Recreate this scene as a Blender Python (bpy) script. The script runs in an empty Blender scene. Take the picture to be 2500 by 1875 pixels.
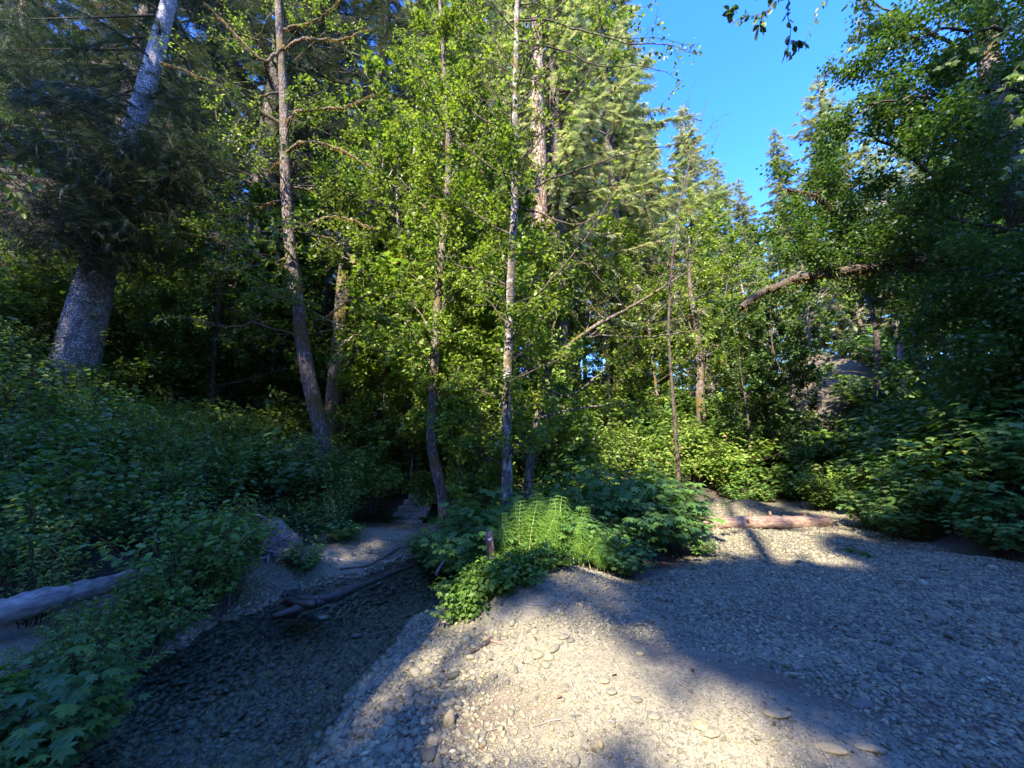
import bpy, math
import numpy as np
from mathutils import Vector

R = np.random.RandomState(7)
C = bpy.context.scene
COL = C.collection
pi = math.pi

# ------------------------------------------------------------------ camera
CAM = np.array([0.0, 0.0, 1.6]); PITCH = math.radians(10); F = 385.0
fw = np.array([0, math.cos(PITCH), math.sin(PITCH)]); upv = np.array([0, -math.sin(PITCH), math.cos(PITCH)])
def ray(px, py):
    return np.array([1.0, 0, 0]) * ((px - 512) / F) + upv * ((384 - py) / F) + fw
def P(px, py, Y):
    """real point where the sight line of photo position (px,py) reaches depth y=Y"""
    d = ray(px, py); return CAM + d * (Y / d[1])
def G(px, py, z=0.0):
    d = ray(px, py); return CAM + d * ((z - 1.6) / d[2])

SUN = np.array([-0.30, -0.70, 0.70]); SUN /= np.linalg.norm(SUN)

# ------------------------------------------------------------------ terrain
def noise2(x, y, s, seed=0):
    x = np.asarray(x, float) / s; y = np.asarray(y, float) / s
    xi = np.floor(x).astype(np.int64); yi = np.floor(y).astype(np.int64)
    fx = x - xi; fy = y - yi
    fx = fx * fx * (3 - 2 * fx); fy = fy * fy * (3 - 2 * fy)
    def hsh(a, b):
        n = (a * 374761393 + b * 668265263 + seed * 1442695041) & 0xffffffff
        n = ((n ^ (n >> 13)) * 1274126177) & 0xffffffff
        return ((n ^ (n >> 16)) & 0xffff) / 65535.0
    return (hsh(xi, yi) * (1 - fx) * (1 - fy) + hsh(xi + 1, yi) * fx * (1 - fy) + hsh(xi, yi + 1) * (1 - fx) * fy + hsh(xi + 1, yi + 1) * fx * fy)

def seg_dist(x, y, pts):
    d = np.full(np.shape(x), 1e9)
    for (a, b), (c, e) in zip(pts[:-1], pts[1:]):
        vx, vy = c - a, e - b; L = vx * vx + vy * vy
        t = np.clip(((x - a) * vx + (y - b) * vy) / L, 0, 1)
        d = np.minimum(d, np.hypot(x - a - t * vx, y - b - t * vy))
    return d
def inside(x, y, poly):
    r = np.zeros(np.shape(x), bool); n = len(poly)
    for i in range(n):
        x1, y1 = poly[i]; x2, y2 = poly[(i + 1) % n]
        c = (y1 > y) != (y2 > y)
        r ^= c & (x < (x2 - x1) * (y - y1) / ((y2 - y1) if y2 != y1 else 1e-9) + x1)
    return r
FLOOR = [(-4.6, -6), (-4.5, 2), (-4.6, 4.5), (-4.1, 7), (-3.5, 9), (-2.9, 10.2), (-1.4, 10.2), (0, 10.6), (3, 11), (5, 12.2), (8.6, 12.4), (8.3, 10), (7.4, 8), (7.0, 6), (7.2, 4.5), (8, 2), (8, -6)]
CREEK = [(0.9, 7.9), (-0.3, 7.3), (-1.05, 6.6), (-1.9, 5.3), (-2.3, 4.2), (-2.4, 3), (-2.2, 1.6), (-2.1, -3)]
ISLAND = [(-1.0, 5.0), (-0.55, 4.7), (0.3, 4.85), (0.85, 4.85), (1.5, 4.9), (2.3, 5.6), (3.1, 6.6), (3.4, 8.2), (3.6, 10), (2.5, 11), (0.2, 9.6), (-0.2, 7.8), (-0.9, 6.2)]
WATER_Z = -0.30
def sstep(a, b, x):
    t = np.clip((x - a) / (b - a), 0, 1); return t * t * (3 - 2 * t)
def bump(x, y, cx, cy, rx, ry, a=0):
    c, s = math.cos(a), math.sin(a); u = (x - cx) * c + (y - cy) * s; v = -(x - cx) * s + (y - cy) * c
    return np.exp(-(u / rx) ** 2 - (v / ry) ** 2)
def H(x, y):
    x = np.asarray(x, float); y = np.asarray(y, float)
    d = seg_dist(x, y, FLOOR + FLOOR[:1]); d = np.where(inside(x, y, FLOOR), 0, d)
    left = sstep(1.5, -2.5, x); right = sstep(6, 9, x) * sstep(13.5, 10.5, y)
    mid = sstep(0, 2, x) * sstep(9.5, 7.5, x)
    k1 = 0.24 + 0.05 * left + 0.30 * right + .34 * mid
    k2 = 0.40 + 0.50 * left + 0.2 * right - .1 * mid
    dd = np.minimum(d, 20); br = 5 + 1.0 * left
    z = k1 * np.minimum(dd, br) + k2 * np.maximum(dd - br, 0)
    z = z * sstep(-0.2, 0.6, d) 
    z += (noise2(x, y, 3.1, 3) - .5) * 0.5 * sstep(0.3, 3, d) + (noise2(x, y, 9, 5) - .5) * 2.2 * sstep(4, 12, d)
    # gravel ridge and mounds
    z += 0.34 * bump(x, y, 0.35, 4.3, 0.85, 0.75) + 0.20 * bump(x, y, 0.35, 3.2, 0.9, 1.2)
    z += 0.12 * bump(x, y, 1.4, 2.6, 1.0, .5, -.6) + 0.25 * bump(x, y, 0.2, 5.8, 1.3, 1.0)
    z += 0.30 * bump(x, y, 6.3, 10.9, 0.75, 0.6) + 0.10 * bump(x, y, 4.7, 7.4, 1.2, .8) + .12 * bump(x, y, 6.5, 5.6, 1, .7)
    z += 0.14 * bump(x, y, -2.7, 7.8, .8, .5)
    z += (noise2(x, y, .9, 1) - .5) * .07 + (noise2(x, y, .35, 2) - .5) * .055 + (noise2(x, y, .12, 4) - .5) * .012
    # creek channel
    dc = seg_dist(x, y, CREEK)
    z -= 0.60 * (1 - sstep(0.40, 1.50, dc + (noise2(x, y, .6, 8) - .5) * .35)) * sstep(9.2, 8.2, y + 0 * x)
    z -= 0.12 * (1 - sstep(1.2, 2.0, dc)) 
    # sandy knoll far right
    z += 2.6 * bump(x, y, 16.6, 20.6, 2.6, 2.2)
    return z
def h1(x, y): return float(H(np.array([x]), np.array([y]))[0])
def GT(px, py, lo=1.5, hi=60):
    d = ray(px, py); t = np.linspace(lo, hi, 3000); q = CAM + np.outer(t, d)
    under = q[:, 2] < H(q[:, 0], q[:, 1])
    i = int(np.argmax(under)) if under.any() else len(t) - 1
    return q[i]

# ------------------------------------------------------------------ mesh builder
def nrm(a): return a / np.maximum(np.linalg.norm(a, axis=-1, keepdims=True), 1e-9)
class MB:
    def __init__(s): s.V = []; s.F = []; s.n = 0
    def add(s, V, faces, mat=0, var=None):
        """V (n,3); faces: (m,k) int array; var: per face value"""
        faces = np.asarray(faces); s.V.append(np.asarray(V, float))
        if var is None: var = np.full(len(faces), .5)
        s.F.append((faces + s.n, np.full(len(faces), mat), np.broadcast_to(var, (len(faces),))))
        s.n += len(V)
    def addm(s, V, flist, mat=0, var=None):
        """several face arrays over one block of vertices"""
        s.V.append(np.asarray(V, float))
        for f, vv in zip(flist, var if var is not None else [None] * len(flist)):
            if vv is None: vv = np.full(len(f), .5)
            s.F.append((np.asarray(f) + s.n, np.full(len(f), mat), np.broadcast_to(vv, (len(f),))))
        s.n += len(V)
    def mesh(s, name, mats, smooth=True):
        V = np.concatenate(s.V); me = bpy.data.meshes.new(name)
        me.vertices.add(len(V)); me.vertices.foreach_set('co', V.astype(np.float32).ravel())
        li = np.concatenate([f.ravel() for f, _, _ in s.F]).astype(np.int32)
        sz = np.concatenate([np.full(len(f), f.shape[1]) for f, _, _ in s.F]).astype(np.int32)
        me.loops.add(len(li)); me.loops.foreach_set('vertex_index', li)
        me.polygons.add(len(sz)); st = np.concatenate([[0], np.cumsum(sz)[:-1]]).astype(np.int32)
        me.polygons.foreach_set('loop_start', st)
        me.polygons.foreach_set('material_index', np.concatenate([m for _, m, _ in s.F]).astype(np.int32))
        me.polygons.foreach_set('use_smooth', np.full(len(sz), smooth))
        a = me.attributes.new('v', 'FLOAT', 'FACE'); a.data.foreach_set('value', np.concatenate([v for _, _, v in s.F]).astype(np.float32))
        for m in mats: me.materials.append(m)
        me.update(calc_edges=True); me.validate()
        return me
    def obj(s, name, mats, parent=None, smooth=True, link=True):
        o = bpy.data.objects.new(name, s.mesh(name, mats, smooth)); COL.objects.link(o)
        if parent is not None: o.parent = parent
        return o
def tag(o, label, cat, group=None, kind=None):
    if label: o['label'] = label
    if cat: o['category'] = cat
    if group: o['group'] = group
    if kind: o['kind'] = kind
    return o
def thing(name, label, cat, loc=(0, 0, 0), rz=0, group=None, sc=1.0):
    o = bpy.data.objects.new(name, None); COL.objects.link(o); o.empty_display_size = .2
    o.location = loc; o.rotation_euler = (0, 0, rz); o.scale = (sc, sc, sc) if np.isscalar(sc) else sc
    return tag(o, label, cat, group)
def dup(root, loc, rz, sc=1.0, label=None, group=None, tilt=(0, 0)):
    r = root.copy(); COL.objects.link(r); r.location = loc; r.rotation_euler = (tilt[0], tilt[1], rz)
    r.scale = (sc, sc, sc) if np.isscalar(sc) else sc
    if label: r['label'] = label
    if group: r['group'] = group
    for ch in list(root.children):
        c = ch.copy(); COL.objects.link(c); c.parent = r
    return r

def tube(mb, pts, rad, n=6, mat=0, var=.5, rough=0.0, seed=0, cap=False):
    pts = np.asarray(pts, float); m = len(pts); rad = np.broadcast_to(np.asarray(rad, float), (m,))
    t = np.gradient(pts, axis=0); t = nrm(t)
    ref = np.array([0, 0, 1.]) if abs(t[:, 2]).mean() < .8 else np.array([1., 0, 0])
    a = nrm(np.cross(t, ref)); b = np.cross(t, a)
    th = np.arange(n) / n * 2 * pi
    rr = rad[:, None] * np.ones(n)
    if rough:
        rs = np.random.RandomState(seed + 5)
        rr = rr * (1 + rough * (rs.rand(m, n) - .5))
    V = pts[:, None, :] + rr[..., None] * (np.cos(th)[None, :, None] * a[:, None, :] + np.sin(th)[None, :, None] * b[:, None, :])
    i = np.arange(m - 1)[:, None] * n; j = np.arange(n)[None, :]; j2 = (j + 1) % n
    f = np.stack([i + j, i + j2, i + n + j2, i + n + j], -1).reshape(-1, 4)
    if cap:
        c0 = np.arange(n)[::-1][None, :]; c1 = (np.arange(n) + (m - 1) * n)[None, :]
        mb.addm(V.reshape(-1, 3), [f, c0, c1], mat, [np.full(len(f), var), np.full(1, var), np.full(1, var)])
    else:
        mb.add(V.reshape(-1, 3), f, mat, np.full(len(f), var))
def resample(pts, n):
    pts = np.asarray(pts, float); s = np.concatenate([[0], np.cumsum(np.linalg.norm(np.diff(pts, axis=0), axis=1))])
    # Catmull-like smoothing through linear + box blur
    u = np.linspace(0, s[-1], n); q = np.stack([np.interp(u, s, pts[:, k]) for k in range(3)], 1)
    for _ in range(2):
        q[1:-1] = .25 * q[:-2] + .5 * q[1:-1] + .25 * q[2:]
    return q

# ------------------------------------------------------------------ leaf templates: (V, [faces])
def T_hex(w=.62, fold=.12, droop=.12):
    V = np.array([[0, 0, 0], [.3, w * .44, fold], [.68, w * .36, fold * .6], [1, 0, -droop], [.68, -w * .36, fold * .6], [.3, -w * .44, fold]])
    return V, [np.array([[0, 3, 2, 1], [0, 5, 4, 3]])]
def T_palm(lobes=5, sinus=.5, wide=1.0, teeth=True, cup=.22):
    """palmate leaf; x forward; the petiole joins at the origin"""
    c = np.array([.38, 0]); A = {5: [-125, -62, 0, 62, 125], 7: [-140, -95, -48, 0, 48, 95, 140]}[lobes]
    Ln = {5: [.40, .58, .64, .58, .40], 7: [.36, .5, .6, .64, .6, .5, .36]}[lobes]
    out = [(0.06, 0.0)]
    for k, (a, l) in enumerate(zip(A, Ln)):
        a = math.radians(a); w = math.radians(9 if lobes == 7 else 13)
        if teeth: out.append((c[0] + l * .72 * math.cos(a - w * 1.25), (c[1] + l * .72 * math.sin(a - w * 1.25)) * wide))
        out.append((c[0] + l * math.cos(a), (c[1] + l * math.sin(a)) * wide))
        if teeth: out.append((c[0] + l * .72 * math.cos(a + w * 1.25), (c[1] + l * .72 * math.sin(a + w * 1.25)) * wide))
        if k < len(A) - 1:
            m = math.radians((A[k] + A[k + 1]) / 2); q = sinus * (Ln[k] + Ln[k + 1]) / 2
            out.append((c[0] + q * math.cos(m), (c[1] + q * math.sin(m)) * wide))
    o = np.array(out); r2 = (o[:, 0] - .38) ** 2 + o[:, 1] ** 2
    V = np.concatenate([[[.38, 0, 0]], np.c_[o, -cup * r2 * 2]]); n = len(o)
    return V, [np.array([[0, 1 + i, 1 + (i + 1) % n] for i in range(n)])]
def T_spray(k=6, ang=48, w=.075, L=.34, droop=.25, tipk=True):
    """flat conifer spray: axis plus side shoots, each a thin triangle"""
    V = []; Fc = []
    def tri(a, b, c):
        i = len(V); V.extend([a, b, c]); Fc.append([i, i + 1, i + 2])
    z = lambda x: -droop * x * x
    tri((0, -.018, 0), (1, 0, z(1)), (0, .018, 0))
    for i in range(k):
        x = .08 + .84 * i / (k - 1); l = L * (1.15 - .75 * x) * (0.8 + .3 * ((i * 7) % 3) / 2)
        for s in (-1, 1):
            xx = x + (.03 if s > 0 else 0); a = math.radians(ang + 6 * ((i * 5) % 3 - 1))
            ex, ey = xx + l * math.cos(a), s * l * math.sin(a)
            tri((xx - w * .6, 0, z(xx)), (xx + w * .6, s * .02, z(xx)), (ex, ey, z(xx) - .10 * l - .05 * ((i * 3) % 4) * l))
            mx, my = (xx * .45 + ex * .55), ey * .55
            tri((mx - w * .4, my, z(xx) - .03), (mx + w * .5, my, z(xx) - .03), (mx + l * .42, my - s * .02 * l, z(xx) - .10 * l - .05))
    return np.array(V), [np.array(Fc)]
def T_needle(k=4):
    V = []; Fc = []
    for i in range(k * 2 + 1):
        s = -1 if i % 2 else 1; x = (i // 2) / k * .8; a = math.radians(42 if i < k * 2 else 0)
        l = .5 * (1 - .5 * x) if i < k * 2 else .5; x = x if i < 2 * k else .55
        j = len(V); V += [(x - .07, 0, -.2 * x * x), (x + .09, 0, -.2 * x * x), (x + l * math.cos(a), s * l * math.sin(a), -.2 * x * x - .15 * l)]; Fc.append([j, j + 1, j + 2])
    V += [(0, -.03, 0), (0, .03, 0), (1, 0, -.2)]; Fc.append([len(V) - 3, len(V) - 2, len(V) - 1])
    return np.array(V, float), [np.array(Fc)]
def scatter(mb, T, pos, d, up, sc, mat=0, var=None, rs=R):
    TV, TF = T; pos = np.asarray(pos, float); N = len(pos)
    if N == 0: return
    x = nrm(d); z = nrm(up - (up * x).sum(-1, keepdims=True) * x); y = np.cross(z, x)
    sc = np.broadcast_to(np.asarray(sc, float), (N,))[:, None, None]
    V = pos[:, None, :] + sc * (TV[None, :, 0:1] * x[:, None, :] + TV[None, :, 1:2] * y[:, None, :] + TV[None, :, 2:3] * z[:, None, :])
    k = len(TV); off = (np.arange(N) * k)[:, None, None]
    if var is None: var = rs.rand(N)
    mb.addm(V.reshape(-1, 3), [(f[None] + off).reshape(-1, f.shape[1]) for f in TF], mat, [np.repeat(var, len(f)) for f in TF])
def rdir(n, rs=R):
    return nrm(rs.normal(size=(n, 3)))

# ------------------------------------------------------------------ materials
def newmat(name):
    m = bpy.data.materials.new(name); m.use_nodes = True; nt = m.node_tree; nt.nodes.clear()
    out = nt.nodes.new('ShaderNodeOutputMaterial'); return m, nt, out
def N(nt, t, **kw):
    n = nt.nodes.new(t)
    for k, v in kw.items():
        if k in ('inp',):
            for a, b in v.items(): n.inputs[a].default_value = b
        else: setattr(n, k, v)
    return n
def ramp(nt, fac, stops):
    r = nt.nodes.new('ShaderNodeValToRGB'); nt.links.new(fac, r.inputs[0])
    e = r.color_ramp.elements
    while len(e) < len(stops): e.new(.5)
    for i, (p, c) in enumerate(stops): e[i].position = p; e[i].color = (*c, 1)
    return r.outputs[0]
def attr(nt, name='v'):
    a = nt.nodes.new('ShaderNodeAttribute'); a.attribute_name = name; return a.outputs['Fac']
def leafmat(name, stops, trans=.35, rough=.5, tcol=(1.25, 1.35, .55), spec=.42, objvar=.0):
    m, nt, out = newmat(name); L = nt.links.new
    col = ramp(nt, attr(nt), stops)
    if objvar:
        oi = nt.nodes.new('ShaderNodeObjectInfo')
        mr = N(nt, 'ShaderNodeMapRange'); L(oi.outputs['Random'], mr.inputs[0]); mr.inputs[3].default_value = 1 - objvar; mr.inputs[4].default_value = 1 + objvar
        hs = nt.nodes.new('ShaderNodeHueSaturation'); L(mr.outputs[0], hs.inputs['Value']); L(col, hs.inputs['Color']); col = hs.outputs[0]
    b = nt.nodes.new('ShaderNodeBsdfPrincipled'); L(col, b.inputs['Base Color']); b.inputs['Roughness'].default_value = rough
    b.inputs['Specular IOR Level'].default_value = spec
    t = nt.nodes.new('ShaderNodeBsdfTranslucent')
    mu = N(nt, 'ShaderNodeMix', data_type='RGBA', blend_type='MULTIPLY'); mu.inputs[0].default_value = 1
    L(col, mu.inputs[6]); mu.inputs[7].default_value = (*tcol, 1); L(mu.outputs[2], t.inputs[0])
    mx = nt.nodes.new('ShaderNodeMixShader'); mx.inputs[0].default_value = trans
    L(b.outputs[0], mx.inputs[1]); L(t.outputs[0], mx.inputs[2]); L(mx.outputs[0], out.inputs[0]); return m
def barkmat(name, c1, c2, scale=14, zs=.35, bump=.6, moss=None, mossamt=.5, mossscale=1.2, lichen=None, rough=.9):
    m, nt, out = newmat(name); L = nt.links.new
    tc = nt.nodes.new('ShaderNodeNewGeometry'); mp = nt.nodes.new('ShaderNodeMapping'); L(tc.outputs['Position'], mp.inputs[0]); mp.inputs['Scale'].default_value = (1, 1, zs)
    vo = N(nt, 'ShaderNodeTexVoronoi', feature='DISTANCE_TO_EDGE'); vo.inputs['Scale'].default_value = scale; 
    n0 = N(nt, 'ShaderNodeTexNoise'); n0.inputs['Scale'].default_value = scale * .8; n0.inputs['Detail'].default_value = 4
    ad = N(nt, 'ShaderNodeMix', data_type='RGBA', blend_type='ADD'); ad.inputs[0].default_value = .12
    L(mp.outputs[0], n0.inputs['Vector']); L(mp.outputs[0], ad.inputs[6]); L(n0.outputs['Color'], ad.inputs[7]); L(ad.outputs[2], vo.inputs['Vector'])
    cr = ramp(nt, vo.outputs['Distance'], [(0, (0, 0, 0)), (.25, (1, 1, 1))])
    mix = N(nt, 'ShaderNodeMix', data_type='RGBA'); L(cr, mix.inputs[0]); mix.inputs[6].default_value = (*c1, 1)
    n1 = N(nt, 'ShaderNodeTexNoise'); n1.inputs['Scale'].default_value = 5; n1.inputs['Detail'].default_value = 6; L(tc.outputs['Position'], n1.inputs['Vector'])
    c2b = ramp(nt, n1.outputs[0], [(.3, tuple(v * .62 for v in c2)), (.7, tuple(min(1, v * 1.3) for v in c2))])
    L(c2b, mix.inputs[7]); col = mix.outputs[2]
    if lichen:
        nl = N(nt, 'ShaderNodeTexNoise'); nl.inputs['Scale'].default_value = 9; nl.inputs['Detail'].default_value = 3; L(tc.outputs['Position'], nl.inputs['Vector'])
        f = ramp(nt, nl.outputs[0], [(.52, (0, 0, 0)), (.6, (1, 1, 1))]); m2 = N(nt, 'ShaderNodeMix', data_type='RGBA'); L(f, m2.inputs[0]); L(col, m2.inputs[6]); m2.inputs[7].default_value = (*lichen, 1); col = m2.outputs[2]
    if moss:
        nm = N(nt, 'ShaderNodeTexNoise'); nm.inputs['Scale'].default_value = mossscale; nm.inputs['Detail'].default_value = 5; L(tc.outputs['Position'], nm.inputs['Vector'])
        a = 1 - mossamt; f = ramp(nt, nm.outputs[0], [(max(0, a - .06), (0, 0, 0)), (min(1, a + .08), (1, 1, 1))])
        m3 = N(nt, 'ShaderNodeMix', data_type='RGBA'); L(f, m3.inputs[0]); L(col, m3.inputs[6]); m3.inputs[7].default_value = (*moss, 1); col = m3.outputs[2]
    b = nt.nodes.new('ShaderNodeBsdfPrincipled'); L(col, b.inputs['Base Color']); b.inputs['Roughness'].default_value = rough; b.inputs['Specular IOR Level'].default_value = .2
    bp = nt.nodes.new('ShaderNodeBump'); bp.inputs['Strength'].default_value = bump; bp.inputs['Distance'].default_value = .02
    ma = N(nt, 'ShaderNodeMath', operation='ADD'); L(cr, ma.inputs[0]); L(n0.outputs[0], ma.inputs[1]); L(ma.outputs[0], bp.inputs['Height']); L(bp.outputs[0], b.inputs['Normal'])
    L(b.outputs[0], out.inputs[0]); return m

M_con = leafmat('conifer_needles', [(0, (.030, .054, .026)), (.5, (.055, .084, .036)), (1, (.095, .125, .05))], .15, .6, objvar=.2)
M_conlit = leafmat('sunlit_toned_needles', [(0, (.17, .21, .11)), (.5, (.30, .34, .20)), (.85, (.44, .44, .28)), (1, (.38, .31, .22))], .3, .6, objvar=.15)  # paler needle copy: sunlit brightness is put into the colour
M_dead = leafmat('dry_brown_needles', [(0, (.07, .045, .02)), (1, (.20, .13, .06))], .2, .8, (1, 1, 1), .1)
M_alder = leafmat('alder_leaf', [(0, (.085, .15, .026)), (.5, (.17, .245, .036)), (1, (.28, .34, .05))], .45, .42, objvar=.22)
M_maple = leafmat('maple_leaf', [(0, (.055, .125, .034)), (.6, (.085, .18, .044)), (1, (.15, .26, .05))], .35, .42)
M_thim = leafmat('thimbleberry_leaf', [(0, (.072, .145, .036)), (.6, (.115, .21, .046)), (.93, (.17, .27, .055)), (1, (.28, .32, .06))], .35, .45, objvar=.12)
M_salm = leafmat('salmonberry_leaf', [(0, (.085, .155, .034)), (.6, (.135, .225, .044)), (1, (.22, .30, .055))], .42, .48, objvar=.25)
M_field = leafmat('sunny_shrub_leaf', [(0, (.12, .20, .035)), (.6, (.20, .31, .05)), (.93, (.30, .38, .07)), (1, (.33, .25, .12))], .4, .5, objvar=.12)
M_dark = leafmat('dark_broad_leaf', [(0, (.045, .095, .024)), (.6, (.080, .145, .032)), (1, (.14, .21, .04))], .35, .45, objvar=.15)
M_yel = leafmat('young_yellow_leaf', [(0, (.10, .17, .02)), (1, (.18, .25, .03))], .5, .45)
M_low = leafmat('creeping_leaf', [(0, (.06, .14, .02)), (1, (.14, .24, .03))], .4, .5)
M_horse = leafmat('horsetail_green', [(0, (.15, .31, .035)), (1, (.26, .46, .07))], .35, .5)
M_hstem = leafmat('horsetail_stem', [(0, (.35, .42, .14)), (1, (.52, .58, .24))], .2, .5)
M_fern = leafmat('fern_green', [(0, (.04, .10, .03)), (1, (.08, .17, .045))], .3, .5)
M_moss = leafmat('hanging_moss', [(0, (.17, .105, .025)), (.5, (.27, .175, .04)), (1, (.36, .26, .07))], .3, .9, (1, 1, 1), .05)
M_mossd = leafmat('shade_toned_hanging_moss', [(0, (.05, .04, .015)), (1, (.14, .10, .03))], .2, .9, (1, 1, 1), .05)  # darker moss copy: the maple limb's shade is put into the colour
M_spruceB = barkmat('spruce_bark', (.13, .125, .13), (.58, .57, .60), 19, .7, .9)
M_conB = barkmat('brown_conifer_bark', (.05, .04, .032), (.20, .165, .135), 14, .3, .8)  # plain darker brown bark, default for the conifer templates
M_mossB = barkmat('mossy_bark', (.06, .048, .04), (.22, .18, .15), 16, .35, .7, moss=(.13, .10, .035), mossamt=.46, mossscale=1.6)
M_alderB = barkmat('alder_bark', (.11, .09, .075), (.27, .23, .19), 8, 1.8, .3, moss=(.15, .115, .04), mossamt=.45, mossscale=3.0, lichen=(.42, .39, .34))
M_darkB = barkmat('dark_twig_bark', (.05, .04, .032), (.13, .10, .08), 20, .4, .4)
M_redB = barkmat('redwood_bark', (.09, .05, .035), (.27, .19, .14), 9, .12, .9, lichen=(.34, .29, .24))
def woodmat(name, c1, c2, sc, rough=.85):
    m, nt, out = newmat(name); L = nt.links.new
    g = nt.nodes.new('ShaderNodeNewGeometry'); mp = nt.nodes.new('ShaderNodeMapping'); mp.inputs['Scale'].default_value = sc; L(g.outputs['Position'], mp.inputs[0])
    n = N(nt, 'ShaderNodeTexNoise'); n.inputs['Scale'].default_value = 4; n.inputs['Detail'].default_value = 8; n.inputs['Roughness'].default_value = .65; L(mp.outputs[0], n.inputs['Vector'])
    b = nt.nodes.new('ShaderNodeBsdfPrincipled'); b.inputs['Roughness'].default_value = rough; b.inputs['Specular IOR Level'].default_value = .3 if rough > .6 else .5
    mid = tuple((x + y) / 2 for x, y in zip(c1, c2)); L(ramp(nt, n.outputs[0], [(.32, c1), (.5, mid), (.66, c2)]), b.inputs['Base Color'])
    bp = nt.nodes.new('ShaderNodeBump'); bp.inputs['Strength'].default_value = .6; bp.inputs['Distance'].default_value = .015; L(n.outputs[0], bp.inputs['Height']); L(bp.outputs[0], b.inputs['Normal'])
    L(b.outputs[0], out.inputs[0]); return m
M_driftB = woodmat('weathered_wood', (.12, .10, .085), (.42, .36, .30), (2, 2, 7))
M_wetB = woodmat('wet_wood', (.018, .014, .011), (.105, .08, .058), (3, 3, 8), .45)
M_logB = woodmat('barkless_log', (.10, .055, .035), (.44, .30, .21), (1.2, 5, 5))

def ground_mat():
    m, nt, out = newmat('ground'); L = nt.links.new
    g = nt.nodes.new('ShaderNodeNewGeometry').outputs['Position']
    za = nt.nodes.new('ShaderNodeAttribute'); za.attribute_name = 'zone'; sep = nt.nodes.new('ShaderNodeSeparateColor'); L(za.outputs['Color'], sep.inputs[0])
    def noise(s, d=6, r=.6):
        n = N(nt, 'ShaderNodeTexNoise'); n.inputs['Scale'].default_value = s; n.inputs['Detail'].default_value = d; n.inputs['Roughness'].default_value = r; L(g, n.inputs['Vector']); return n.outputs[0]
    def mix(f, a, b, bt='MIX'):
        x = N(nt, 'ShaderNodeMix', data_type='RGBA', blend_type=bt)
        if hasattr(f, 'links'): L(f, x.inputs[0])
        else: x.inputs[0].default_value = f
        for s, i in ((a, 6), (b, 7)):
            if hasattr(s, 'links'): L(s, x.inputs[i])
            else: x.inputs[i].default_value = (*s, 1)
        return x.outputs[2]
    def voro(s, feat='F1'):
        v = N(nt, 'ShaderNodeTexVoronoi', feature=feat); v.inputs['Scale'].default_value = s; v.inputs['Randomness'].default_value = 1
        L(g, v.inputs['Vector']); return v
    n1 = noise(1.7); n2 = noise(24); 
    dirt = ramp(nt, n1, [(.3, (0.191, 0.160, 0.101)), (.55, (0.255, 0.232, 0.154)), (.75, (0.314, 0.299, 0.207))])
    dirt = mix(.35, dirt, ramp(nt, n2, [(.3, (.12, .10, .08)), (.7, (.62, .57, .5))]), 'OVERLAY')
    brown = ramp(nt, n2, [(.25, (.08, .05, .03)), (.7, (.19, .13, .085))])
    v1 = voro(62); v1e = voro(62, 'DISTANCE_TO_EDGE'); v2 = voro(140); v2e = voro(140, 'DISTANCE_TO_EDGE')
    sc1 = nt.nodes.new('ShaderNodeSeparateColor'); L(v1.outputs['Color'], sc1.inputs[0])
    sc2 = nt.nodes.new('ShaderNodeSeparateColor'); L(v2.outputs['Color'], sc2.inputs[0])
    gr = ramp(nt, sc1.outputs[0], [(0, (0.121, 0.110, 0.074)), (.5, (0.230, 0.210, 0.141)), (.85, (0.329, 0.300, 0.192)), (1, (0.494, 0.452, 0.296))])
    gr = mix(ramp(nt, v1e.outputs['Distance'], [(0, (1, 1, 1)), (.16, (0, 0, 0))]), gr, (.09, .08, .07))
    gr2 = ramp(nt, sc2.outputs[0], [(0, (0.099, 0.090, 0.055)), (.6, (0.230, 0.205, 0.129)), (1, (0.417, 0.368, 0.229))])
    gr2 = mix(ramp(nt, v2e.outputs['Distance'], [(0, (1, 1, 1)), (.16, (0, 0, 0))]), gr2, (.10, .09, .075))
    gr = mix(ramp(nt, noise(9), [(.45, (0, 0, 0)), (.55, (1, 1, 1))]), gr, gr2)
    col = mix(ramp(nt, noise(40, 3), [(.44, (0, 0, 0)), (.54, (1, 1, 1))]), dirt, gr2)      # sandy with grit
    col = mix(sep.outputs[0], col, gr)               # R: gravel amount
    col = mix(sep.outputs[1], col, brown)            # G: brown earth
    litter = ramp(nt, noise(18), [(.3, (.03, .024, .018)), (.6, (.08, .062, .045)), (.8, (.05, .065, .03))])
    col = mix(sep.outputs[2], col, litter)           # B: forest floor
    b = nt.nodes.new('ShaderNodeBsdfPrincipled'); b.inputs['Specular IOR Level'].default_value = .25
    wet = ramp(nt, za.outputs['Alpha'], [(0, (0, 0, 0)), (1, (1, 1, 1))])
    col = mix(wet, col, mix(1.0, col, (.75, .75, .72), 'MULTIPLY'))
    rr = N(nt, 'ShaderNodeMapRange'); L(za.outputs['Alpha'], rr.inputs[0]); rr.inputs[3].default_value = .92; rr.inputs[4].default_value = .35; L(rr.outputs[0], b.inputs['Roughness'])
    L(col, b.inputs['Base Color'])
    hh = N(nt, 'ShaderNodeMath', operation='MULTIPLY_ADD'); L(ramp(nt, v1e.outputs['Distance'], [(0, (0, 0, 0)), (.3, (1, 1, 1))]), hh.inputs[0]); L(sep.outputs[0], hh.inputs[1]); L(n2, hh.inputs[2])
    bp = nt.nodes.new('ShaderNodeBump'); bp.inputs['Strength'].default_value = .7; bp.inputs['Distance'].default_value = .012; L(hh.outputs[0], bp.inputs['Height']); L(bp.outputs[0], b.inputs['Normal'])
    L(b.outputs[0], out.inputs[0]); return m
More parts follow.
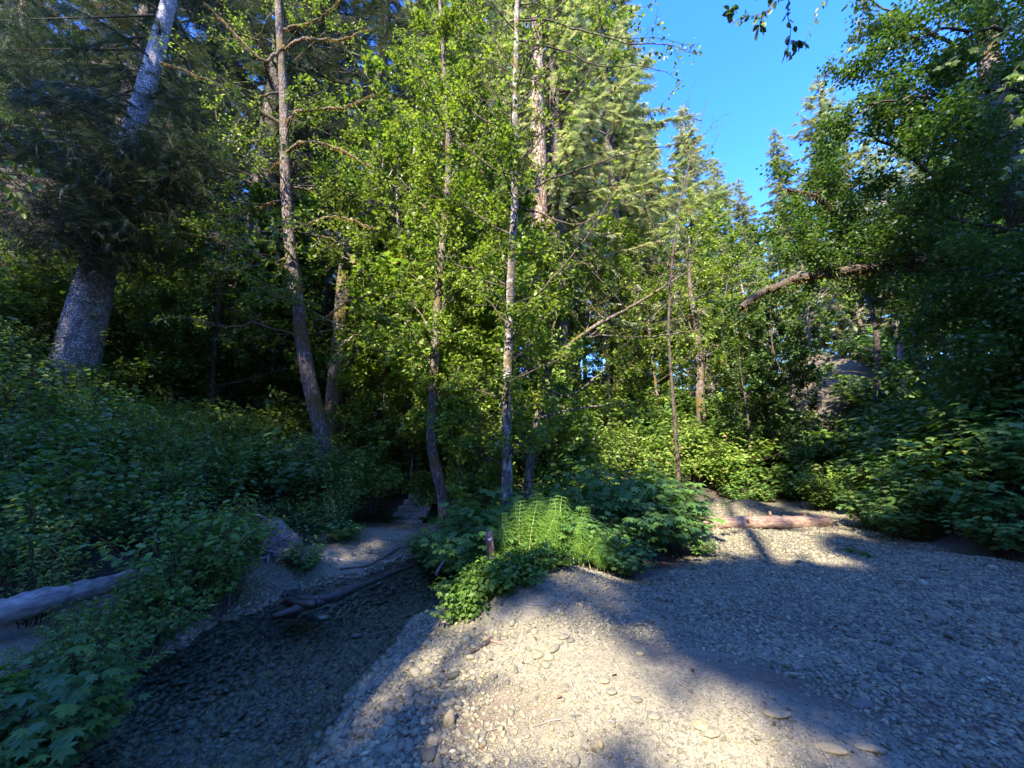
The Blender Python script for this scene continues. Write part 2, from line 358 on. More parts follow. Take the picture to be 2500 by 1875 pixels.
def stone_mat(name, wet=False):
    m, nt, out = newmat(name); L = nt.links.new
    c = ramp(nt, attr(nt), [(0, (0.099, 0.095, 0.070)), (.35, (0.181, 0.170, 0.118)), (.6, (0.258, 0.237, 0.151)), (.8, (0.319, 0.258, 0.141)), (.93, (0.395, 0.363, 0.233)), (1, (0.637, 0.588, 0.385))])
    n = N(nt, 'ShaderNodeTexNoise'); n.inputs['Scale'].default_value = 45; n.inputs['Detail'].default_value = 5
    g = nt.nodes.new('ShaderNodeNewGeometry'); L(g.outputs['Position'], n.inputs['Vector'])
    x = N(nt, 'ShaderNodeMix', data_type='RGBA', blend_type='MULTIPLY'); x.inputs[0].default_value = .8; L(c, x.inputs[6]); L(ramp(nt, n.outputs[0], [(.3, (.6, .58, .56)), (.65, (1.1, 1.08, 1.05))]), x.inputs[7]); c = x.outputs[2]
    if wet:
        x = N(nt, 'ShaderNodeMix', data_type='RGBA', blend_type='MULTIPLY'); x.inputs[0].default_value = 1; L(c, x.inputs[6]); x.inputs[7].default_value = (.95, .97, .90, 1); c = x.outputs[2]
    b = nt.nodes.new('ShaderNodeBsdfPrincipled'); L(c, b.inputs['Base Color']); b.inputs['Roughness'].default_value = .3 if wet else .8; b.inputs['Specular IOR Level'].default_value = .5 if wet else .3
    bp = nt.nodes.new('ShaderNodeBump'); bp.inputs['Strength'].default_value = .3; bp.inputs['Distance'].default_value = .004; L(n.outputs[0], bp.inputs['Height']); L(bp.outputs[0], b.inputs['Normal'])
    L(b.outputs[0], out.inputs[0]); return m
M_ground = ground_mat(); M_stone = stone_mat('river_stone'); M_wetstone = stone_mat('wet_river_stone', True)

def water_mat():
    m, nt, out = newmat('creek_water'); L = nt.links.new
    g = nt.nodes.new('ShaderNodeNewGeometry'); mp = nt.nodes.new('ShaderNodeMapping'); mp.inputs['Rotation'].default_value = (0, 0, math.radians(25)); mp.inputs['Scale'].default_value = (1.6, .8, 1); L(g.outputs['Position'], mp.inputs[0])
    n = N(nt, 'ShaderNodeTexNoise'); n.inputs['Scale'].default_value = 6; n.inputs['Detail'].default_value = 3; n.inputs['Distortion'].default_value = .8; L(mp.outputs[0], n.inputs['Vector'])
    bp = nt.nodes.new('ShaderNodeBump'); bp.inputs['Strength'].default_value = .6; bp.inputs['Distance'].default_value = .03; L(n.outputs[0], bp.inputs['Height'])
    t = nt.nodes.new('ShaderNodeBsdfTransparent'); t.inputs[0].default_value = (.88, .90, .86, 1)
    gl = nt.nodes.new('ShaderNodeBsdfGlossy'); gl.inputs['Roughness'].default_value = .02; L(bp.outputs[0], gl.inputs['Normal'])
    fr = nt.nodes.new('ShaderNodeFresnel'); fr.inputs[0].default_value = 1.33; L(bp.outputs[0], fr.inputs['Normal'])
    mx = nt.nodes.new('ShaderNodeMixShader'); L(fr.outputs[0], mx.inputs[0]); L(t.outputs[0], mx.inputs[1]); L(gl.outputs[0], mx.inputs[2]); L(mx.outputs[0], out.inputs[0]); return m
M_water = water_mat()
def plain(name, col, rough=.8):
    m, nt, out = newmat(name); b = nt.nodes.new('ShaderNodeBsdfPrincipled'); b.inputs['Roughness'].default_value = rough
    n = N(nt, 'ShaderNodeTexNoise'); n.inputs['Scale'].default_value = 30; g = nt.nodes.new('ShaderNodeNewGeometry'); nt.links.new(g.outputs['Position'], n.inputs['Vector'])
    nt.links.new(ramp(nt, n.outputs[0], [(.3, tuple(c * .75 for c in col)), (.7, tuple(min(1, c * 1.15) for c in col))]), b.inputs['Base Color'])
    nt.links.new(b.outputs[0], out.inputs[0]); return m
M_paint = plain('white_paint', (.78, .77, .74)); M_post = barkmat('reddish_post_wood', (.14, .07, .045), (.40, .23, .16), 22, .15, .5)
M_clay = woodmat('exposed_earth', (.05, .040, .032), (.26, .21, .17), (5, 5, 8), .95)

# ------------------------------------------------------------------ ground sheet
def axis(lo, a, b, hi, st, k=34):
    core = np.arange(a, b + 1e-6, st); g = np.geomspace(st, 1, k)
    L_ = a - np.cumsum(g / g.sum() * (a - lo)); R_ = b + np.cumsum(g / g.sum() * (hi - b))
    return np.concatenate([L_[::-1], core, R_])
xs = axis(-220, -5, 8.5, 220, .05); ys = axis(-160, 1.2, 11.5, 280, .05)
X, Y = np.meshgrid(xs, ys); Z = H(X, Y); nx, ny = len(xs), len(ys)
def dens(x, y):
    """how closely gravel lies: 1 = packed stones, 0 = bare sandy earth"""
    d = 0.55 + .3 * (noise2(x, y, .8, 11) - .3)
    d += .75 * sstep(1.2, 2.2, x - 0.0 + .25 * (y - 4)) * sstep(1.8, 3.4, y + .25 * x)
    d -= .30 * bump(x, y, .55, 2.7, .9, 1.1) + .2 * bump(x, y, .1, 4.0, .8, .6) + .5 * bump(x, y, 2.3, 2.75, 1.1, .35, -.3)
    d += .9 * bump(x, y, -.95, 2.9, .55, 1.3, .25) + .2 * (seg_dist(x, y, CREEK) < 1.6)
    d -= .5 * sstep(.62, .8, noise2(x, y, .9, 61)) + .25 * sstep(.6, .8, noise2(x, y, .35, 62))
    return np.clip(d, 0.05, 1)
mb = MB(); idx = np.arange(ny * nx).reshape(ny, nx)
fq = np.stack([idx[:-1, :-1], idx[:-1, 1:], idx[1:, 1:], idx[1:, :-1]], -1).reshape(-1, 4)
mb.add(np.c_[X.ravel(), Y.ravel(), Z.ravel()], fq)
ground = mb.obj('ground', [M_ground]); tag(ground, None, None, kind='structure')
dfl = seg_dist(X, Y, FLOOR + FLOOR[:1]); dfl = np.where(inside(X, Y, FLOOR), -dfl, dfl)
isl = inside(X, Y, ISLAND); di = seg_dist(X, Y, ISLAND + ISLAND[:1]); di = np.where(isl, -di, di)
zB = np.maximum(sstep(-.1, .5, dfl + (noise2(X, Y, .5, 21) - .5) * .5), sstep(.05, -.3, di))
zB = zB * (1 - sstep(3.4, 1.2, np.hypot(X - 16.2, Y - 20)))
zR = dens(X, Y) * sstep(.2, .7, dens(X, Y))
zG = np.clip(bump(X, Y, 2.35, 2.7, 1.2, .35, -.3) * 1.3 + bump(X, Y, -.3, 2.55, .5, .3) * .7 - .3 * noise2(X, Y, .2, 31), 0, 1) + .5 * (np.hypot(X - 16.2, Y - 20) < 3.4)
wet = sstep(WATER_Z + .10, WATER_Z + .0, Z) * (seg_dist(X, Y, CREEK) < 2.5)
ca = ground.data.attributes.new('zone', 'FLOAT_COLOR', 'POINT')
ca.data.foreach_set('color', np.stack([zR, np.clip(zG, 0, 1), zB, wet], -1).astype(np.float32).ravel())

# creek water: a thin sheet filling the channel
wx = np.arange(-4.6, 1.6, .08); wy = np.arange(-3, 8.6, .08); WX, WY = np.meshgrid(wx, wy)
keep = (seg_dist(WX, WY, CREEK) < 1.75) & (H(WX, WY) < WATER_Z + .06); mb = MB(); idw = np.arange(WX.size).reshape(WX.shape)
fw_ = np.stack([idw[:-1, :-1], idw[:-1, 1:], idw[1:, 1:], idw[1:, :-1]], -1).reshape(-1, 4); kk = keep.ravel()
fw_ = fw_[kk[fw_].any(1)]
wz = WATER_Z + .012 * (noise2(WX, WY, .25, 41) - .5) + .02 * (noise2(WX * 1.4, WY * .8, .13, 42) - .5) * bump(WX, WY, -2.1, 4.9, .9, .8)
mb.add(np.c_[WX.ravel(), WY.ravel(), wz.ravel()], fw_); wo = mb.obj('creek_water', [M_water]); tag(wo, None, None, kind='structure')

# ------------------------------------------------------------------ stones
def icos(sub):
    bm_ = __import__('bmesh').new(); __import__('bmesh').ops.create_icosphere(bm_, subdivisions=sub, radius=1); bm_.verts.ensure_lookup_table()
    V = np.array([v.co[:] for v in bm_.verts]); Fa = np.array([[v.index for v in f.verts] for f in bm_.faces]); bm_.free(); return V, Fa
def stones(mb, x, y, size, T, rs, mat=0, sink=.28):
    TV, TF = T; n = len(x); z = H(x, y)
    s = size[:, None] * np.stack([rs.uniform(.85, 1.35, n), rs.uniform(.6, .95, n), rs.uniform(.35, .7, n)], 1) * .5
    a = rs.rand(n) * 2 * pi; ca_, sa = np.cos(a), np.sin(a)
    V = TV[None] * (1 + .22 * (rs.rand(n, len(TV), 1) - .5)) * s[:, None, :]
    vx = V[..., 0] * ca_[:, None] - V[..., 1] * sa[:, None]; vy = V[..., 0] * sa[:, None] + V[..., 1] * ca_[:, None]
    tx = rs.normal(0, .2, n)[:, None]; ty = rs.normal(0, .2, n)[:, None]
    vz = V[..., 2] + vx * tx + vy * ty
    W = np.stack([vx + x[:, None], vy + y[:, None], vz + z[:, None] + (s[:, 2] * (1 - 2 * sink))[:, None]], -1)
    off = (np.arange(n) * len(TV))[:, None, None]; v = rs.beta(2.2, 2.4, n)
    mb.add(W.reshape(-1, 3), (TF[None] + off).reshape(-1, 3), mat, np.repeat(v, len(TF)))
I1, I2, I3 = icos(1), icos(2), icos(3)
rs = np.random.RandomState(3)
def cand(n, x0, x1, y0, y1):
    return rs.uniform(x0, x1, n), rs.uniform(y0, y1, n)
def in_view(x, y): return (np.abs(x) < 1.40 * (y + .5) + .3)
dry = MB(); wetm = MB()
for (n, y0, y1, T, s0, s1) in ((70000, 1.9, 3.6, I2, .008, .034), (120000, 3.2, 6.2, I1, .011, .040), (60000, 6, 11.6, I1, .020, .046)):
    x, y = cand(n, -4, 8.6, y0, y1)
    de = dens(x, y); ok = in_view(x, y) & (rs.rand(n) < de) & ~inside(x, y, ISLAND) & (seg_dist(x, y, FLOOR) < 99) & inside(x, y, FLOOR)
    ok &= ~((x < -2.3) & (y > 6.2) & (rs.rand(n) > .35))
    x, y, de = x[ok], y[ok], de[ok]; sz = (s0 + (s1 - s0) * rs.rand(len(x)) ** 2.2) * (.8 + .5 * de)
    big = .9 * bump(x, y, -.95, 2.9, .55, 1.3, .25) + .5 * bump(x, y, 4.2, 3.6, 2.2, .6, -.35); sz *= 1 + .75 * big * rs.rand(len(x))
    sz = np.where(rs.rand(len(x)) < .010 + .02 * sstep(2, 5, x), sz * 2.2, sz); sz = np.clip(sz, 0, .12)
    w = H(x, y) < WATER_Z + .05
    stones(dry, x[~w], y[~w], sz[~w], T, rs); 
    x2, y2 = cand(n // 3, -4, 1.5, y0, y1); w2 = (seg_dist(x2, y2, CREEK) < 1.5) & (H(x2, y2) < WATER_Z + .06)
    stones(wetm, x2[w2], y2[w2], .025 + .075 * rs.rand(w2.sum()) ** 2, T, rs)
g1 = dry.obj('gravel', [M_stone]); tag(g1, 'grey and tan river gravel covering the creek bar', 'gravel', kind='stuff')
g2 = wetm.obj('creek_pebbles', [M_wetstone]); tag(g2, 'dark wet pebbles lying under the shallow creek water', 'pebbles', kind='stuff')

def stone(px, py, size, asp, v, label, rz=0, upright=False, k=0, tilt=0, mat=None):
    p = GT(px, py); r_ = np.random.RandomState(100 + k)
    TV, TF = I3; sx, sy, sz_ = asp
    n = r_.normal(size=(6, 3)); rad = np.ones(len(TV))
    rad += .10 * (noise2(TV[:, 0] * 2 + k, TV[:, 2] * 2 + TV[:, 1], .7, 70 + k) - .5)
    for q in n: rad -= .10 * np.clip(4 * (TV @ nrm(q) - .55), 0, 1)
    V = TV * rad[:, None] * np.array([sx, sy, sz_]) * size * .5
    m = MB(); m.add(V, TF, 0, np.full(len(TF), v)); o = m.obj('stone', [mat or M_stone])
    o.location = (p[0], p[1], h1(p[0], p[1]) + size * sz_ * .5 * (.6 if sz_ > .55 else .25)); o.rotation_euler = (tilt, 0, rz)
    return tag(o, label, 'stone', 'larger stones lying on the gravel bar')
ST = [(449, 727, .155, (.62, .55, 1.0), .75, 'upright tan egg-shaped stone with a dark shadow beside it', .2),
 (434, 743, .12, (1, .8, .6), .83, 'rounded tan stone just left of the upright egg-shaped stone', .4),
 (516, 671, .14, (.34, .9, .35), .18, 'long narrow slate-grey stone lying on the bare dirt', .15),
 (543, 649, .09, (1.2, .6, .4), .97, 'white oval stone in the small cluster on the ridge', -.1),
 (549, 659, .12, (1, .8, .5), .6, 'pale grey stone leaning in the small cluster on the ridge', .6),
 (555, 651, .14, (1.3, .5, .45), .45, 'elongated grey stone at the right of the ridge cluster', .9),
 (539, 657, .13, (1.2, .9, .4), .55, 'broad grey stone at the left of the ridge cluster', .3),
 (563, 638, .13, (1, .8, .4), .35, 'flat grey stone above the ridge cluster', .1),
 (571, 643, .10, (1, .7, .5), .12, 'dark slate stone right of the ridge cluster', .4),
 (546, 668, .11, (1, .9, .5), .5, 'blunt grey stone half sunk in dirt below the ridge cluster', 0),
 (604, 683, .10, (1, 1.2, .4), .5, 'rounded buff stone half sunk in the sandy slope', .2),
 (611, 694, .11, (1, .9, .3), .4, 'oval brown-grey stone lower on the sandy slope', .7),
 (637, 703, .10, (1.1, .8, .4), .2, 'blue-grey stone on the sandy slope near the shade edge', 0),
 (655, 718, .11, (1.2, .9, .3), .45, 'flat grey stone set in pale soil', .3),
 (700, 727, .13, (1, 1, .3), .8, 'round tan stone embedded in cracked sunlit dirt', .2),
 (711, 735, .14, (1.2, .9, .3), .5, 'grey stone embedded beside the round tan stone', .2),
 (776, 716, .15, (1.6, .7, .3), .92, 'pale flat stone on the brown earth strip', -.1),
 (861, 706, .15, (1.5, .8, .5), .25, 'large blue-grey stone resting on the shaded gravel', .1),
 (867, 688, .13, (1.2, .8, .5), .4, 'grey stone just behind the large blue-grey stone', .2),
 (885, 642, .14, (1.2, .8, .6), .3, 'dark rounded stone alone on far shaded gravel', .1),
 (816, 576, .12, (1.2, .9, .6), .2, 'dark rounded stone alone on the gravel below the log', 0),
 (830, 752, .16, (1.6, .6, .3), .9, 'pale long flat stone lowest on the brown earth strip', -.2),
 (870, 750, .14, (1.6, .6, .3), .93, 'whitish long stone near the lower right corner', -.3),
 (600, 747, .10, (.5, 1, .4), .97, 'small white pointed pebble in dark grit', .1),
 (511, 714, .09, (.7, 1.1, .5), .25, 'small grey stone right of the upright egg-shaped stone', .2),
 (389, 752, .14, (1.3, .8, .5), .6, 'grey river stone among pale pebbles at the bottom edge', .4),
 (350, 757, .13, (1, .8, .5), .92, 'whitish river stone at the wet edge of the creek bar', .2),
 (340, 738, .16, (.8, 1.4, .5), .8, 'brown streaked stone at the edge of the wet gravel', -.6),
 (318, 733, .11, (1.3, .8, .25), .95, 'flat pale stone on the dark wet gravel', -.1),
 (640, 655, .08, (1.2, .8, .5), .7, 'small tan stone in the bright sunlit patch', .2)]
for k, (px, py, s, asp, v, lb, rz) in enumerate(ST):
    if k == 2: asp = (.36, 1.0, .3)
    stone(px, py, s * .72, asp, min(v, .80), lb, rz, k=k)
for k, (px, py, s, lb) in enumerate([(322, 616, .15, 'dark wet boulder breaking the water beside the sunken log'), (357, 634, .11, 'second dark wet boulder at the riffle below the log')]):
    p = G(px, py, WATER_Z); o = stone(px, py, s, (1.3, .9, .5), .05 + .1 * (k % 2), lb, .3 * k, k=60 + k, mat=M_wetstone); o.location = (p[0], p[1], WATER_Z - .02); o['group'] = 'wet rocks in the creek riffle'

lt = MB(); x, y = cand(2600, -1.6, 8, 1.9, 10); rsl = np.random.RandomState(12)
ok = inside(x, y, FLOOR) & (seg_dist(x, y, CREEK) > 1.3) & (rsl.rand(2600) < .25 + .5 * (seg_dist(x, y, FLOOR + FLOOR[:1]) < .8) + .5 * (seg_dist(x, y, ISLAND + ISLAND[:1]) < .5)); x, y = x[ok], y[ok]; n_ = len(x)
scatter(lt, T_hex(.6, .15, .2), np.c_[x, y, H(x, y) + .012], nrm(np.c_[rsl.normal(size=(n_, 2)), rsl.normal(0, .2, n_)]), nrm(np.c_[rsl.normal(0, .3, (n_, 2)), np.ones(n_)]), rsl.uniform(.015, .05, n_), 0, rsl.rand(n_), rsl)
x, y = cand(420, -1.4, 7.5, 1.9, 9); ok = inside(x, y, FLOOR) & (seg_dist(x, y, CREEK) > 1.2)
for a_, b_ in zip(x[ok], y[ok]):
    L_ = rsl.uniform(.03, .16); an = rsl.rand() * 3.14; tt = np.linspace(-.5, .5, 4); px_ = a_ + L_ * tt * math.cos(an) + rsl.normal(0, .004, 4); py_ = b_ + L_ * tt * math.sin(an) + rsl.normal(0, .004, 4)
    tube(lt, np.c_[px_, py_, H(px_, py_) + .010], rsl.uniform(.0015, .004), 4, 1, .5)
tag(lt.obj('leaf_litter', [M_dead, M_driftB]), 'dry leaves and twig bits strewn over the gravel', 'leaf litter', kind='stuff')

# ------------------------------------------------------------------ tree growers
class Grow:
    """limbs go to wood (MB), leaf seats are gathered for scattering"""
    def __init__(s, wood, rs, seg=5, maxlev=3): s.w = wood; s.rs = rs; s.P = []; s.D = []; s.seg = seg; s.maxlev = maxlev; s.limbs = []
    off = None; win = [(P(620, 430, 13), 1.8), (P(685, 440, 13), 1.8), (P(650, 470, 12.3), 1.5), (P(600, 400, 14.5), 1.6), (P(730, 460, 12.8), 1.2)]
    def branch(s, p, d, L_, r, lev, nch, ratio=.5, up=.12, wig=.16, leaves=14, spread=.9, n=5, flat=0.0):
        rs = s.rs; k = s.seg; pts = [np.array(p, float)]; d = nrm(np.array(d, float)); dirs = [d]
        for i in range(k):
            d = nrm(d + rs.normal(size=3) * wig + np.array([0, 0, up])); pts.append(pts[-1] + d * L_ / k); dirs.append(d)
        pts = np.array(pts); tube(s.w, pts, np.linspace(r, r * .35, k + 1), n if lev < 2 else 3, 0, rs.rand())
        s.kids(pts, np.array(dirs), L_, r, lev, nch, ratio, up, wig, leaves, spread, flat)
    def kids(s, pts, dirs, L_, r, lev, nch, ratio, up, wig, leaves, spread, flat, t0=.25):
        rs = s.rs; k = len(pts) - 1
        if lev >= s.maxlev:
            t = rs.uniform(.1, 1.0, leaves) * k; i = np.minimum(t.astype(int), k - 1); f = (t - i)[:, None]
            s.P.append(pts[i] * (1 - f) + pts[i + 1] * f); s.D.append(dirs[i]); return
        c = nch[min(lev, len(nch) - 1)]
        for q in range(c):
            t = (t0 + (1 - t0) * (q + rs.rand()) / c) * k; i = min(int(t), k - 1); f = t - i
            pp = pts[i] * (1 - f) + pts[i + 1] * f; dd = dirs[i]
            side = np.cross(dd, rs.normal(size=3)); side = side / max(np.linalg.norm(side), 1e-6)
            side[2] *= (1 - flat); 
            nd = nrm(dd * (1 - spread * .45) + side * spread)
            s.branch(pp, nd, L_ * ratio * rs.uniform(.7, 1.2) * (1.15 - .5 * t / k), r * .5, lev + 1, nch, ratio, up, wig, leaves, spread, 4, flat)
    def path(s, pts, r0, r1, n=8, nseg=14, rough=.1, mat=0):
        q = resample(pts, nseg); tube(s.w, q, np.linspace(r0, r1, nseg), n, mat, .5, rough); return q, nrm(np.gradient(q, axis=0))
    def leaves(s, mb, T, size, mat=0, per=1, upb=.9, jit=.06, down=.25):
        if not s.P: return 0
        Pn = np.concatenate(s.P); D = np.concatenate(s.D); rs = s.rs
        if per > 1: Pn = np.repeat(Pn, per, 0); D = np.repeat(D, per, 0)
        n = len(Pn); Pn = Pn + rs.normal(size=(n, 3)) * jit
        if s.off is not None:
            blk = np.zeros(n, bool)
            for c_, r_ in s.win:
                v = Pn + s.off - c_; al = v @ SUN; blk |= (np.linalg.norm(v - al[:, None] * SUN, axis=1) < r_) & (al > 1.5)
            kp = ~(blk & (rs.rand(n) < .82)); Pn = Pn[kp]; D = D[kp]; n = len(Pn)
        d = nrm(D * .5 + rdir(n, rs) * np.array([1, 1, .5]) - np.array([0, 0, down]))
        u = nrm(np.array([0, 0, upb]) + rdir(n, rs) * .75)
        scatter(mb, T, Pn, d, u, size * rs.uniform(.6, 1.25, n), mat, rs.rand(n), rs); return n

HEX = T_hex(.72); HEXL = T_hex(.55, .1, .2)
PALM = T_palm(7, .52, 1.05); PALM5 = T_palm(5, .62, 1.1); THIM = T_palm(5, .72, 1.15, teeth=True); PALMS = T_palm(5, .6, 1.1, teeth=False)
SPRAY = T_spray(6); SPRAYF = T_needle(4)

def conifer_mesh(name, H_, r0, rad, z0, seed, T, size, mats, nb=4, step=.36, per=9.0, droop=.25, dead=.1, shape=.8, trunk_lean=None, bark=None):
    """returns (trunk mesh, crown mesh) about the origin"""
    rs = np.random.RandomState(seed); w = MB(); zz = np.linspace(-.8, H_, 22)
    tr = np.c_[rs.normal(0, .02, 22).cumsum(), rs.normal(0, .02, 22).cumsum(), zz]; tr[:, :2] *= .6
    tube(w, tr, r0 * np.clip(1 - (zz / H_).clip(0) * .96, .03, 1) * (1 + .5 * np.exp(-(zz + .2).clip(0) * 1.6)), 12, 0, .5, .08)
    c = MB(); z = z0; PP = []; DD = []; SS = []
    while z < H_ - .15:
        f = (H_ - z) / (H_ - z0); bl = rad * (f ** shape) * rs.uniform(.75, 1.1) + .12
        m = nb if f > .15 else 3
        a0 = rs.rand() * 2 * pi
        for q in range(m):
            a = a0 + 2 * pi * (q + rs.uniform(-.3, .3)) / m; L_ = bl * rs.uniform(.35, 1.25); k = 5
            el = .35 * (1 - f) + rs.uniform(-.15, .15) - .05; t = np.linspace(0, 1, k + 1)
            rr = L_ * t; pz = z + rr * math.sin(el) - droop * rs.uniform(.4, 1.7) * L_ * t ** 1.6 + .12 * L_ * t ** 4
            pts = np.c_[np.cos(a) * rr, np.sin(a) * rr, pz]; pts[:, 0] += np.interp(z, zz, tr[:, 0]); pts[:, 1] += np.interp(z, zz, tr[:, 1])
            tube(c, pts, np.linspace(.02 + .012 * L_, .008, k + 1), 3, 1, .5)
            ns = max(3, int(L_ * per)); s = rs.uniform(.12, 1, ns) ** .8 * k; i = np.minimum(s.astype(int), k - 1); g = (s - i)[:, None]
            bp = pts[i] * (1 - g) + pts[i + 1] * g; ax = nrm(pts[i + 1] - pts[i]); sd = np.array([-math.sin(a), math.cos(a), 0])
            sgn = rs.choice([-1, 1], ns)[:, None]
            dd = nrm(ax * rs.uniform(.4, 1.1, ns)[:, None] + sgn * sd * rs.uniform(.1, 1, ns)[:, None] + np.array([0, 0, -1]) * rs.uniform(0, .75, ns)[:, None])
            PP.append(bp); DD.append(dd); SS.append(np.full(ns, 1.0) * (1.05 - .35 * s / k))
        z += step * rs.uniform(.6, 1.4) * (.5 + .5 * f)
    PP = np.concatenate(PP); DD = np.concatenate(DD); SS = np.concatenate(SS); n = len(PP)
    # leader and tip sprays
    tp = np.c_[np.zeros(14), np.zeros(14), H_ - np.linspace(0, .9, 14)]; PP = np.concatenate([PP, tp]); SS = np.concatenate([SS, np.full(14, .5)])
    DD = np.concatenate([DD, nrm(np.c_[rs.normal(size=(14, 2)), np.full(14, .9)])]); n += 14
    u = nrm(np.array([0, 0, 1.]) + rdir(n, rs) * .5); dk = rs.rand(n) < dead
    v = rs.rand(n)
    scatter(c, T, PP[~dk], DD[~dk], u[~dk], size * SS[~dk] * rs.uniform(.7, 1.3, (~dk).sum()), 0, v[~dk], rs)
    scatter(c, T, PP[dk], nrm(DD[dk] - np.array([0, 0, .6])), u[dk], size * .8 * SS[dk], 2, v[dk], rs)
    return w.mesh(name + '_trunk', [bark or M_conB]), c.mesh(name + '_crown', mats)
def tree_from(meshes, name, label, cat, loc, rz=0, sc=1, group=None):
    t = thing(name, label, cat, loc, rz, group, sc)
    for nme, me in zip(('trunk', 'crown'), meshes):
        o = bpy.data.objects.new(nme, me); COL.objects.link(o); o.parent = t
    return t

# ---- far and mid conifers
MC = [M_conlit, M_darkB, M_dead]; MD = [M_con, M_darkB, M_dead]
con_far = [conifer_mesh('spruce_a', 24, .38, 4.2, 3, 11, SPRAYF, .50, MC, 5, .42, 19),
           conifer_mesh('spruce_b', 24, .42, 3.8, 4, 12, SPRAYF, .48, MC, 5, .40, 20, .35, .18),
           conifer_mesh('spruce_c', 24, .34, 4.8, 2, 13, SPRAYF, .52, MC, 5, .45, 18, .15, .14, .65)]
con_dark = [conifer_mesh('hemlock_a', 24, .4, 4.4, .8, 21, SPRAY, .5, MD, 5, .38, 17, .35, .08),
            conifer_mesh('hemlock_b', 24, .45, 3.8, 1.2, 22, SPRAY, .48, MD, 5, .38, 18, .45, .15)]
def place_con(px, py, Yd, lib, k, rz, label, group=None, name='conifer_tree'):
    top = P(px, py, Yd); g = h1(top[0], top[1]); s = (top[2] - g) / 24.0
    return tree_from(lib[k % len(lib)], name, label, 'conifer tree', (top[0], top[1], g), rz, (s * .95 + .05 * max(s, 1), s * .95 + .05 * max(s, 1), s), group)
gF = 'conifers closing the view behind the clearing'
for k, (px, py, Yd, lb) in enumerate([(683, 105, 28, 'pale sunlit spruce with a narrow spire standing alone against the blue sky'),
    (772, 128, 31, 'pale spruce tip rising right of the blue gap, left of the tallest sunlit one'),
    (818, 79, 25, 'tall sunlit spruce with ragged side branches at the right of the blue gap'),
    (738, 178, 37, 'low distant spruce at the bottom of the blue gap'),
    (648, 128, 33, 'sunlit spruce close left of the lone narrow spire'),
    (712, 160, 40, 'small distant spruce right of the lone narrow spire')]):
    place_con(px, py, Yd, con_far, k, k * 1.3, lb, gF)
fills = [(548, -120, 16, 1), (598, -90, 20, 0), (470, -80, 22, 2), (395, -140, 18, 1), (350, -120, 24, 0), (430, -30, 30, 2), (505, -60, 26, 0), (560, -20, 30, 1), (318, -250, 17, 2), (625, 60, 26, 0), (628, 110, 30, 2)]
lbs = ['tall sunlit conifer directly behind the middle alder', 'drooping sunlit conifer edging the left side of the blue sky', 'broad pale conifer seen through the alder leaves', 'tall conifer with brown drooping sprays right of the mossy tree', 'sunlit conifer behind the mossy tree branches',
       'distant conifer top between mossy tree and alder', 'distant pale conifer showing through the upper alder crown', 'thin distant conifer behind the alder, near the top edge', 'conifer close behind the mossy tree trunk', 'sunlit conifer right of the alder crown, below its branches', 'small sunlit conifer left of the lone narrow spire']
for k, (px, py, Yd, l) in enumerate(fills): place_con(px, py, Yd, con_dark if px in (350, 318, 395) else con_far, l, k * .9 + .3, lbs[k], gF)
gL = 'dark conifers crowding the left slope'
dk = [(20, -260, 15, 0), (-70, -260, 13, 1), (205, -260, 15, 1), (262, -200, 18, 0), (100, -260, 20, 1), (-20, -220, 22, 0), (330, -60, 34, 1), (160, -160, 26, 0), (60, -140, 30, 1), (240, -110, 28, 1)]
lbd = ['dark hemlock left of the leaning grey spruce', 'dark hemlock at the far left edge of the frame', 'dark conifer with drooping branches right of the leaning grey spruce', 'dark conifer just left of the mossy tree', 'dark conifer behind the leaning grey spruce', 'shaded conifer high on the left slope at the frame edge', 'dark conifer high behind the mossy tree', 'shaded conifer behind the top of the grey spruce', 'farther shaded conifer at the upper left', 'farther dark conifer between grey spruce and mossy tree']
for k, (px, py, Yd, l) in enumerate(dk): place_con(px, py, Yd, con_dark, l, k * 1.1, lbd[k], gL)
gR = 'conifers behind the right-hand bushes'
rk = [(905, 95, 28, 0), (955, 60, 24, 1), (1015, 60, 22, 0), (865, 150, 34, 2), (1070, 0, 18, 1), (985, 130, 34, 2)]
lbr = ['conifer seen through gaps in the dark right-hand maple', 'shaded conifer behind the arching mossy limb', 'conifer at the right edge behind the maple leaves', 'distant pale conifer behind the mossy limb', 'conifer beyond the right edge above the leafy bank', 'distant conifer showing at the right below the sky gaps']
for k, (px, py, Yd, l) in enumerate(rk): place_con(px, py, Yd, con_far if l == 2 else (con_dark if k % 2 else con_far), l, k * 1.7, lbr[k], gR)
